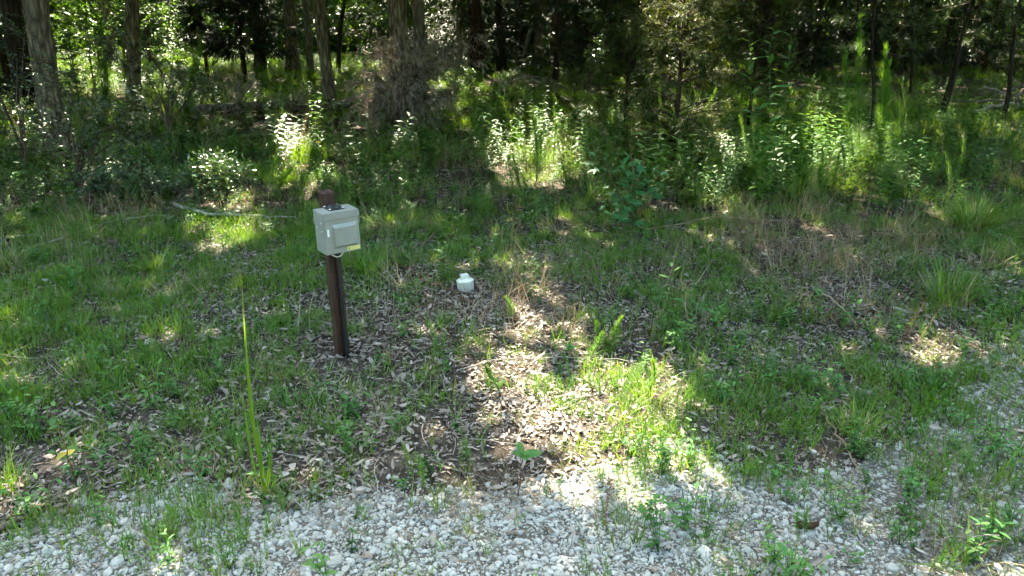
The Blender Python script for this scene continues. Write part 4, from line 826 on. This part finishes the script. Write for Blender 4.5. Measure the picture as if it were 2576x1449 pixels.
tuft('grass clump right of the dark dirt left of the drive edge', (1950, 960), 90, .28, .008, .14, .5, .7, 264, M['grass_cool'])
tuft('small grass clump in the gravel near the bottom middle', (1110, 1290), 14, .20, .008, .03, .35, .6, 265, M['grass'])
tuft('thin grass clump standing in the right gravel', (2480, 1225), 22, .30, .010, .06, .45, .6, 266, M['grass'])
tuft('long arching pale grass blades over the bottom right leaves', (2420, 1440), 7, .50, .012, .05, .45, 2.0, 267, M['grass'], 3)
tuft('dark green grass clump in the lower right corner gravel', (2390, 1190), 40, .24, .009, .08, .4, .6, 268, M['grass_cool'])
tuft('pale straw tuft sticking up from the matted dead grass', (1868, 690), 14, .30, .006, .04, .25, .3, 269, M['straw'])
tuft('bleached straw spray at the foot of the plumes', (2080, 470), 40, .40, .006, .06, .8, .6, 270, M['straw'])
tuft('tall meadow grass tuft under the low feathery clump', (1330, 520), 140, .40, .006, .14, .5, .8, 271, M['grass'])
tuft('short grass tuft in the gravel at the lower left', (520, 1325), 24, .16, .008, .06, .4, .7, 272, M['grass'])
tuft('grass sprig in the gravel left of the lower left tuft', (395, 1270), 14, .17, .008, .03, .35, .6, 273, M['grass'])
tuft('low green tuft at the bottom edge left of the middle', (560, 1440), 60, .14, .006, .10, .5, .8, 274, M['grass'])
# the tall sedge in front of the post
b = G(667, 1250); sg = thing('tall_sedge', 'single tall sedge with long upright blades in front of the post', 'sedge', b); rg = np.random.default_rng(281)
for (tx, ty, w, mid) in ((607, 690, .012, -18), (612, 826, .017, -20), (640, 1030, .010, -4), (684, 1120, .009, 8), (622, 985, .011, -12), (705, 1165, .008, 10), (655, 1090, .009, -2), (688, 1060, .007, 4)):
    top = At(tx, ty, b[1] + rg.uniform(-.05, .05)); t = np.linspace(0, 1, 12)[:, None]; C = b + t * (top - b) + np.array([mid * mpp(b), 0, 0]) * (t - t ** 2) * 2; C[:, :2] += np.array([rg.normal(0, .008), rg.normal(0, .008)])
    ww = (w * np.clip(np.sin(np.linspace(.35, 3.10, 12)), .05, 1))[:, None] * .5; S = np.array([.93, .36, 0]); fold = np.array([0, -.25, 0]); V = np.stack([C - S * ww, C + fold * ww, C + S * ww], 1).reshape(-1, 3)
    F = np.array([[i * 3 + j, i * 3 + j + 1, i * 3 + j + 4, i * 3 + j + 3] for i in range(11) for j in (0, 1)]); part(sg, 'blade', V, F, M['grass'], np.full(len(V), rg.uniform(.4, .7)), True)
V, F, k = blades(np.repeat(b[None], 16, 0) + rg.normal(0, .012, (16, 3)) * [1, 1, 0], rg.uniform(0, 6.28, 16), rg.uniform(.05, .8, 16), rg.uniform(.05, .14, 16), .005, rg.uniform(.1, .8, 16), 4, rg); part(sg, 'dead_base_blades', V, F, M['straw'], rep(rg.random(16), k))
# seedlings with leaves one can pick out
tall_weed('seedling', 'young seedling with yellowing oval leaves at the left edge', 'seedling', (192, 1215), (128, 1010), 13, .062, .034, M['broad'], 291, 'oval', M['redstem'], .35, None, -.15, 2, .004)
tall_weed('seedling', 'red stemmed seedling with a bright leaf rosette below the sun patch', 'seedling', (1303, 1248), (1318, 1120), 7, .10, .05, M['seed'], 292, 'oval', M['redstem'], .75, None, .5, 0, .005)
tall_weed('seedling', 'thin seedling with narrow bluish leaves on the left lawn', 'seedling', (300, 1010), (262, 870), 9, .09, .022, M['seed'], 293, 'lance', None, .5, None, .5, 0, .003)
tall_weed('seedling', 'seedling with paired drooping leaves on the upper left lawn', 'seedling', (445, 745), (432, 640), 9, .12, .035, M['broad'], 294, 'lance', None, .5, None, .2, 0, .003)
tall_weed('seedling', 'pale thin seedling standing in front of the straw', 'seedling', (1690, 830), (1692, 665), 8, .10, .03, M['seed'], 295, 'lance', M['redstem'], .5, None, .2, 0, .003)
tall_weed('seedling', 'small seedling with a pale open leaf crown beside the slim clump', 'seedling', (1802, 860), (1800, 775), 8, .10, .028, M['seed'], 296, 'lance', None, .7, None, .35, 0, .003)
tall_weed('seedling', 'seedling with silvery leaves right of the slim grass clump', 'seedling', (2058, 810), (2062, 730), 9, .10, .03, M['seed'], 297, 'lance', M['redstem'], .4, None, .3, 0, .003)
tall_weed('seedling', 'bushy seedling at the lower end of the reed stem', 'seedling', (2145, 830), (2150, 745), 12, .10, .03, M['seed'], 298, 'lance', None, .2, None, .2, 0, .003)
tall_weed('seedling', 'leafy weed with pale leaves under the straw at the left', 'seedling', (1740, 800), (1745, 690), 9, .09, .028, M['broad'], 299, 'lance', None, .4, None, .2, 0, .003)
tall_weed('seedling', 'yellow green two leaved seedling inside the sun patch', 'seedling', (1432, 905), (1430, 872), 5, .09, .04, M['seed'], 300, 'oval', None, .6, None, .3, 0, .003)
tall_weed('seedling', 'small broad leaved seedling on the shaded right gravel', 'seedling', (2340, 990), (2335, 930), 7, .08, .04, M['broad'], 301, 'oval', None, .5, None, .3, 0, .003)
# curled brown piece of dead leaf in the gravel
b = G(2025, 1345); cb = thing('curled_leaf', 'large curled brown dead leaf on the gravel at the lower right', 'dead leaf', b)
t = np.linspace(0, 1, 10); V = []
for i, q in enumerate(t):
    w = .020 * math.sin(.25 + q * 2.6); c = np.array([(q - .5) * .10, .02 * math.sin(q * 4), .012 + .05 * (2 * q - 1) ** 2])
    for j in np.linspace(-1, 1, 5): V.append(b + c + np.array([.004 * j, j * w, .03 * j * j]))
F = np.array([[i * 5 + j, i * 5 + j + 1, i * 5 + j + 6, i * 5 + j + 5] for i in range(9) for j in range(4)]); M['brownleaf'] = leaf_mat('brown_leaf', [(0, (.05, .025, .014)), (1, (.09, .045, .026))], .1, .6)
part(cb, 'blade', np.array(V), F, M['brownleaf'], np.full(len(V), .5), True)
part(cb, 'stalk', *tube([b + [-.075, 0, .06], b + [-.085, .005, .085], b + [-.083, 0, .12]], [.004, .003, .002], 6), M['redstem'], None, True)
# gravel
def stone_mesh(seed):
    rg = np.random.default_rng(seed); bm = bmesh.new(); bmesh.ops.create_icosphere(bm, subdivisions=2, radius=.5)
    ax = np.array([rg.uniform(.8, 1.25), rg.uniform(.7, 1.0), rg.uniform(.45, .75)]); off = rg.uniform(0, 50, 3)
    cuts = [(unit(rg.normal(size=3)), rg.uniform(.26, .40)) for _ in range(5)]
    for v in bm.verts:
        p = np.array(v.co)
        for nrm, d in cuts:
            e = p @ nrm - d
            if e > 0: p = p - nrm * e * .85
        p = p * (1 + .22 * (vnoise(p[0] * 3 + off[0], p[1] * 3 + p[2] * 2.3 + off[1]) - .5))
        v.co = Vector(p * ax)
    for f in bm.faces: f.smooth = rg.random() < .5
    me = bpy.data.meshes.new('stone'); bm.to_mesh(me); bm.free(); me.materials.append(M['stone']); return me
LIB_STONE = library('stone_kinds', [stone_mesh(100 + k) for k in range(8)])
rg = np.random.default_rng(11)
def gravel_points(per_m2, lo, hi, pw):
    x, y = field(-8, 9, 1.9, 8.5, per_m2, rg, .5)
    m = road_mask(x, y) + (rg.random(len(x)) - .5) * .25; px, py, _ = proj(np.stack([x, y, 0 * x], -1))
    gr = green_at(px, py); bare = fbm(x, y, 1.3, 33)
    k = (m > .5) & (rg.random(len(x)) < np.clip(1.2 - (px - 1400) / 1100, .28, 1.0)) & (rg.random(len(x)) < np.clip(1.35 - gr * .6, 0, 1)) & (bare > .12)
    x, y = x[k], y[k]; s = lo + (hi - lo) * rg.random(len(x)) ** pw
    return x, y, s
x1, y1, s1 = gravel_points(2600, .010, .040, 2.4)
x2, y2, s2 = gravel_points(20, .04, .085, 2.0)
x3, y3, s3 = gravel_points(3600, .007, .016, 1.0)
# a few stones strewn out of the drive on to the leaves
xs, ys = field(-5, 6, 2.8, 6.5, 70, rg, .2); k = road_mask(xs, ys) > .12 + .35 * rg.random(len(xs)); xs, ys = xs[k], ys[k]; ss = .012 + .055 * rg.random(len(xs)) ** 2.2
gx = np.concatenate([x1, x2, x3, xs]); gy = np.concatenate([y1, y2, y3, ys]); gs = np.concatenate([s1, s2, s3, ss])
gp = np.stack([gx, gy, surf(gx, gy) + gs * .06], -1)
grot = np.stack([rg.normal(0, .3, len(gx)), rg.normal(0, .3, len(gx)), rg.uniform(0, 6.28, len(gx))], -1); gi_ = rg.integers(0, 8, len(gx))
rest = pieces('stone', road, gp, grot, gs, gi_, LIB_STONE)
scatter('gravel', gp[rest], grot[rest], gs[rest], gi_[rest], LIB_STONE, '', '', road)

# fallen leaves
def dead_leaf_mesh(seed):
    rg = np.random.default_rng(seed); W = rg.uniform(.20, .38); curl = rg.uniform(-1.3, 1.6); cup = rg.uniform(.1, 1.1) * rg.choice([-1, 1]); tw = rg.uniform(-.8, .8)
    V = []; prof = [.06, .7, 1.0, .95, .62, .04]
    for i, w in enumerate(prof):
        t = i / 5; a = curl * (t - .5); x = math.sin(a) / curl if abs(curl) > .1 else t - .5
        z0 = (1 - math.cos(a)) / curl if abs(curl) > .1 else 0
        for j in (-1, 0, 1):
            yy = j * W * .5 * w * (1 + .2 * rg.uniform(-1, 1)); zz = z0 + abs(j) * cup * W * .35 * w + .03 * rg.uniform(-1, 1); r = tw * (t - .5)
            V.append([x, yy * math.cos(r) - zz * math.sin(r) * .3, zz + yy * math.sin(r)])
    F = np.array([[i * 3 + j, i * 3 + j + 1, i * 3 + j + 4, i * 3 + j + 3] for i in range(5) for j in range(2)])
    V = np.array(V); V[:, 2] -= V[:, 2].min()
    me = mk_mesh('dead_leaf', V, F, np.full(len(V), rg.random()), True); me.materials.append(M['litter']); return me
LIB_LEAF = library('dead_leaf_kinds', [dead_leaf_mesh(200 + k) for k in range(14)])
rg = np.random.default_rng(12)
def litter_points(x0, x1, y0, y1, per):
    x, y = field(x0, x1, y0, y1, per, rg, .6); px, py, _ = proj(np.stack([x, y, 0 * x], -1))
    gr = np.where(py > 480, green_at(px, py), .75); m = road_mask(x, y); cl = fbm(x, y, 1.7, 41)
    d = np.clip(1.25 - gr, .30, 1) * np.clip((cl - .22) * 3.2, .6, 1) * np.clip(1.5 - m * 1.6, .10, 1)
    # leaves drifted up at the right of the drive
    d = np.maximum(d, .5 * np.clip((px - 1650) / 500, 0, 1) * (py > 850) * np.clip((cl - .36) * 5, .1, 1))
    k = rg.random(len(x)) < d
    return x[k], y[k]
la = litter_points(-5, 6, 2.2, 7.5, 1050); lb = litter_points(-11, 12, 7.5, 16, 220); lc = litter_points(-5, 6, 2.2, 7.5, 1600); ld = litter_points(1, 24, 15, 34, 40)
lx = np.concatenate([la[0], lb[0], lc[0], ld[0]]); ly = np.concatenate([la[1], lb[1], lc[1], ld[1]]); n = len(lx)
ls = np.clip(rg.lognormal(math.log(.041), .34, n), .02, .12) * np.where(ly > 7.5, 1.25, 1)
ls[len(la[0]) + len(lb[0]):len(la[0]) + len(lb[0]) + len(lc[0])] *= .42
lp = np.stack([lx, ly, surf(lx, ly) + rg.uniform(0, .022, n)], -1)
lr = np.stack([rg.normal(0, .28, n), rg.normal(0, .28, n), rg.uniform(0, 6.28, n)], -1); lr[:, 0] += np.where(rg.random(n) < .3, math.pi, 0); lp[:, 2] += np.where(lr[:, 0] > 2, .02, 0)
li = rg.integers(0, 14, n)
rest = pieces('dead_leaf', ground, lp, lr, ls, li, LIB_LEAF)
scatter('leaf_litter', lp[rest], lr[rest], ls[rest], li[rest], LIB_LEAF, '', '', ground)

# twigs and bits of straw on the ground
def twig_mesh(seed):
    rg = np.random.default_rng(seed); P = [np.zeros(3)]; d = 0.0
    for k in range(5): d += rg.uniform(-.35, .35); P.append(P[-1] + .2 * np.array([math.cos(d), math.sin(d), rg.uniform(-.06, .08)]))
    P = np.array(P); P[:, 2] += .01 - P[:, 2].min(); a = Acc(); V, F = tube(P, np.linspace(.012, .005, 6), 4); a.add(V, F, rg.random()); return a.mesh('twig', M['stick'])
LIB_TWIG = library('twig_kinds', [twig_mesh(300 + k) for k in range(6)])
rg = np.random.default_rng(13)
x, y = field(-9, 9, 2.4, 14, 22, rg, .4); n = len(x)
scatter('twig_litter', np.stack([x, y, surf(x, y) + rg.uniform(0, .02, n)], -1), np.stack([rg.normal(0, .08, n), rg.normal(0, .1, n), rg.uniform(0, 6.28, n)], -1), rg.uniform(.08, .34, n), rg.integers(0, 6, n), LIB_TWIG, 'thin grey twigs strewn among the fallen leaves', 'twigs')

# grass and low weeds
def clump(n, L, W, spread, tilt, bend, mat, seed, seg=3, lo=.4):
    rg = np.random.default_rng(seed); r = spread * np.sqrt(rg.random(n)); a = rg.uniform(0, 6.283, n)
    base = np.stack([r * np.cos(a), r * np.sin(a), 0 * r - .005], -1); az = a + rg.normal(0, .7, n)
    V, F, k = blades(base, az, np.abs(rg.normal(0, tilt, n)), L * rg.uniform(lo, 1, n), W * rg.uniform(.6, 1, n), rg.uniform(.1, 1, n) * bend, seg, rg, .8)
    me = mk_mesh('grass_clump', V, F, rep(rg.random(n), k)); me.materials.append(mat); return me
def fuzz_mesh(n, H, seed, mat, spread=.03, leaf=.03):
    """a little feathery seedling: stems set with thread-like leaves"""
    rg = np.random.default_rng(seed); a = Acc()
    for s in range(n):
        q = rg.uniform(0, 6.28); b = np.array([math.cos(q), math.sin(q), 0]) * spread * rg.random(); h = H * rg.uniform(.5, 1); lean = np.array([rg.normal(0, .18), rg.normal(0, .18), 1]) * h
        m = int(10 + h * 100); t = np.linspace(.12, 1, m); P = b + t[:, None] * lean; az = np.arange(m) * 2.4 + rg.uniform(0, 6)
        V, F, k = blades(P, az, 1.15 - .75 * t, leaf * (1.1 - .45 * t) * rg.uniform(.7, 1.2, m), .0040 + 0 * t, .35, 2, rg, .5); a.add(V, F, rep(.3 + .5 * rg.random(m), k))
        V, F = prisms([b], [b + lean], .0022, .001); a.add(V, F, .2)
    return a.mesh('feathery_weed', mat)
def sprig_mesh(n, H, L, W, seed, mat, kind='oval'):
    rg = np.random.default_rng(seed); a = Acc()
    for s in range(n):
        q = rg.uniform(0, 6.28); lean = np.array([math.cos(q) * rg.uniform(.05, .6), math.sin(q) * rg.uniform(.05, .6), 1]) * H * rg.uniform(.5, 1)
        m = max(4, int(H * rg.uniform(22, 34))); t = np.linspace(.2, 1, m); P = t[:, None] * lean; az = np.arange(m) * 2.0 + rg.uniform(0, 6)
        D = np.stack([np.cos(az), np.sin(az), rg.uniform(-.25, .5, m)], -1); V, F = leafmesh(P, D, [0, 0, 1.], L * rg.uniform(.6, 1.1, m), W * rg.uniform(.7, 1.1, m), kind)
        a.add(V, F, rep(rg.random(m), len(TPL[kind][0]))); V, F = prisms([np.zeros(3)], [lean], .002, .001); a.add(V, F, .1)
    return a.mesh('leafy_weed', mat)
def place(name, x, y, z, s, lib, label, cat, rg, tilt=.12):
    k = (np.hypot(x - CB[0], y - CB[1] + .12) > .27) & (np.hypot(x - PB[0], y - PB[1] + .05) > .16); x, y, z, s = x[k], y[k], z[k], s[k]; n = len(x)
    scatter(name, np.stack([x, y, z], -1), np.stack([rg.normal(0, tilt, n), rg.normal(0, tilt, n), rg.uniform(0, 6.28, n)], -1), s, rg.integers(0, len(lib.objects), n), lib, label, cat)
def thin(x, y, dens, rg):
    k = rg.random(len(x)) < dens; return x[k], y[k]
rg = np.random.default_rng(14)
LIB_SHORT = library('short_grass_kinds', [clump(60, .12, .0085, .19, .5, .9, M['grass'], 400 + k) for k in range(5)] + [clump(44, .17, .0090, .15, .35, 1.0, M['grass_cool'], 410 + k) for k in range(3)])
x, y = field(-6, 7, 2.2, 8.6, 75, rg, .5); px, py, _ = proj(np.stack([x, y, 0 * x], -1)); g = green_at(px, py)
cl = fbm(x, y, 1.5, 51); d = np.clip((g - .18) * 1.15, 0, 1) * np.clip((cl - .28 + (g - .5) * .35) * 4.5, 0, 1) * np.clip(1.45 - road_mask(x, y), .42, 1)
x, y = thin(x, y, d, rg); place('short_grass', x, y, surf(x, y), rg.uniform(.45, 1.1, len(x)), LIB_SHORT, 'short fresh green grass covering the clearing floor', 'grass', rg)
LIB_FUZZ = library('feathery_weed_kinds', [fuzz_mesh(18, .10, 420 + k, M['fuzz'], .17) for k in range(4)] + [fuzz_mesh(6, .17, 430 + k, M['fuzz'], .12, .034) for k in range(3)])
x, y = field(-6, 7, 2.3, 9.5, 48, rg, .4); px, py, _ = proj(np.stack([x, y, 0 * x], -1)); g = green_at(px, py); cl = fbm(x, y, 1.9, 57)
x, y = thin(x, y, np.clip(g * .95, 0, .9) * np.clip((cl - .33) * 4.0, 0, 1) * np.clip(1.45 - road_mask(x, y), .42, 1), rg)
place('feathery_weeds', x, y, surf(x, y), rg.uniform(.5, 1.15, len(x)), LIB_FUZZ, 'low feathery green weeds sprouting through the leaves', 'weeds', rg)
LIB_SPRIG = library('leafy_weed_kinds', [sprig_mesh(4, .12, .034, .017, 440 + k, M['broad']) for k in range(3)] + [sprig_mesh(5, .20, .055, .016, 450 + k, M['seed'], 'lance') for k in range(3)])
x, y = field(-8, 9, 2.4, 14, 34, rg, .4); px, py, _ = proj(np.stack([x, y, 0 * x], -1)); g = np.where(py > 480, green_at(px, py), .8); cl = fbm(x, y, 1.2, 61)
x, y = thin(x, y, np.clip(g, .12, .8) * np.clip((cl - .3) * 3, .1, 1), rg)
place('leafy_weeds', x, y, surf(x, y), rg.uniform(.5, 1.3, len(x)), LIB_SPRIG, 'small broad leaved weeds scattered through the grass', 'weeds', rg)
# blades standing in the gravel
LIB_BLADE = library('sparse_blade_kinds', [clump(7, .15, .0065, .015, .45, .8, M['grass'], 460 + k, 4, .5) for k in range(6)])
x, y = field(-5, 6, 2.2, 6.0, 42, rg, .3); cl = fbm(x, y, 1.1, 66); x, y = thin(x, y, np.clip((cl - .3) * 2.6, .1, 1), rg)
place('blade_grass', x, y, surf(x, y), rg.uniform(.45, 1.25, len(x)), LIB_BLADE, 'single bright grass blades standing in the gravel', 'grass', rg)
# meadow behind the post
LIB_MEADOW = library('meadow_grass_kinds', [clump(85, .34, .0115, .32, .35, 1.2, M['grass'], 470 + k, 3) for k in range(4)] + [clump(75, .28, .0105, .30, .45, 1.2, M['grass_cool'], 480 + k, 3) for k in range(4)])
x, y = field(-26, 26, 7.2, 36, 8, rg, 1.0); cl = fbm(x, y, .7, 71); px, py, _ = proj(np.stack([x, y, 0 * x], -1)); g = np.where(py > 480, green_at(px, py), .85)
shade = np.where((y > 19) & (x > 1), .35, 1) * np.where((px > 450) & (px < 1000) & (py > 284) & (py < 352), .22, 1)
x, y = thin(x, y, np.clip((cl - .24) * 4.2, .08, 1) * np.clip((y - 6.2) / 2.6, .1, 1) * g * shade, rg); place('meadow_grass', x, y, ground_h(x, y), rg.uniform(.45, 1.15, len(x)) * np.clip(.45 + (y - 7) * .13, .5, 1.05), LIB_MEADOW, 'taller soft grass between the post and the trees', 'grass', rg)
LIB_WEED = library('undergrowth_kinds', [sprig_mesh(7, .42, .085, .026, 490 + k, M['broad'], 'lance') for k in range(3)] + [sprig_mesh(9, .34, .05, .026, 500 + k, M['under']) for k in range(3)] + [fuzz_mesh(5, .36, 510 + k, M['fuzz'], .10, .05) for k in range(3)])
x, y = field(-26, 26, 8.6, 38, 8, rg, 1.0); cl = fbm(x, y, .6, 77)
x, y = thin(x, y, np.clip((cl - .28) * 3.4, .05, 1) * np.where((y > 19) & (x > 1), .5, 1) * np.where((np.abs(x / y + .21) < .13) & (y > 13.2) & (y < 17.6), .2, 1), rg); place('undergrowth', x, y, ground_h(x, y), rg.uniform(.5, 1.35, len(x)), LIB_WEED, 'mixed leafy undergrowth filling the wood edge', 'undergrowth', rg)
# dead straw
LIB_STRAW = library('dead_grass_kinds', [clump(30, .40, .0048, .14, 1.35, .35, M['straw'], 520 + k, 3) for k in range(4)] + [clump(14, .34, .0046, .16, 1.45, .15, M['straw'], 530 + k, 3) for k in range(3)])
x, y = field(-8, 11, 2.6, 16, 34, rg, .5); px, py, _ = proj(np.stack([x, y, 0 * x], -1)); cl = fbm(x, y, .9, 83)
thatch = np.exp(-(((px - 2080) / 330) ** 2 + ((py - 640) / 85) ** 2)) + .8 * np.exp(-(((px - 1320) / 110) ** 2 + ((py - 760) / 60) ** 2)) + .5 * np.exp(-(((px - 2420) / 260) ** 2 + ((py - 1330) / 100) ** 2)) + .6 * np.exp(-(((px - 330) / 200) ** 2 + ((py - 545) / 40) ** 2))
x, y = thin(x, y, np.clip(.10 + .16 * (cl > .5) + thatch, 0, 1), rg); place('dead_grass', x, y, surf(x, y) + .02, rg.uniform(.6, 1.35, len(x)) * np.where(y < 5, .6, 1), LIB_STRAW, 'pale dead straw matted over the ground', 'straw', rg, .18)

# tall weeds standing thick along the wood edge
LIB_TALL = library('tall_undergrowth_kinds', [fuzz_mesh(3, 1.0, 540 + k, M['fuzz'], .12, .085) for k in range(3)] + [sprig_mesh(4, (.85, .6, 1.05)[k], (.12, .09, .15)[k], (.034, .02, .042)[k], 550 + k, M[('broad', 'under', 'grass_cool')[k]], 'lance') for k in range(3)] + [sprig_mesh(5, .6, .07, .034, 560 + k, M['under']) for k in range(2)] + [clump(26, .75, .006, .12, .3, .5, M['straw'], 570)])
x, y = field(-14, 14, 8.4, 19, 14, rg, .5); px, py, _ = proj(np.stack([x, y, 0 * x], -1)); cl = fbm(x, y, .9, 88)
wz = 1.1 * np.exp(-(((px - 1950) / 480) ** 2 + ((py - 430) / 105) ** 2)) + .9 * np.exp(-(((px - 1330) / 230) ** 2 + ((py - 400) / 70) ** 2)) + .55 * np.exp(-(((px - 820) / 170) ** 2 + ((py - 400) / 60) ** 2)) + .5 * np.exp(-(((px - 2250) / 300) ** 2 + ((py - 340) / 60) ** 2)) + .35 * np.exp(-(((px - 420) / 300) ** 2 + ((py - 300) / 50) ** 2))
x, y = thin(x, y, np.clip(wz, 0, 1) * np.clip((cl - .3) * 3.5, .1, 1), rg); n = len(x)
place('tall_undergrowth', x, y, ground_h(x, y), rg.uniform(.45, 1.15, n), LIB_TALL, 'thick mixed tall weeds in front of the trees', 'undergrowth', rg, .10)
# pine straw lying on the leaves
LIB_NEEDLE = library('pine_straw_kinds', [clump(12, .15, .0022, .10, 1.45, .15, M['straw'], 580 + k, 1, .6) for k in range(5)])
x, y = field(-6, 7, 2.2, 10, 34, rg, .3); cl = fbm(x, y, 1.4, 93); x, y = thin(x, y, np.clip((cl - .3) * 3, .1, 1), rg)
place('pine_straw', x, y, surf(x, y) + .02, rg.uniform(.5, 1.2, len(x)), LIB_NEEDLE, 'thin fallen pine needles lying over leaves and gravel', 'pine straw', rg, .2)
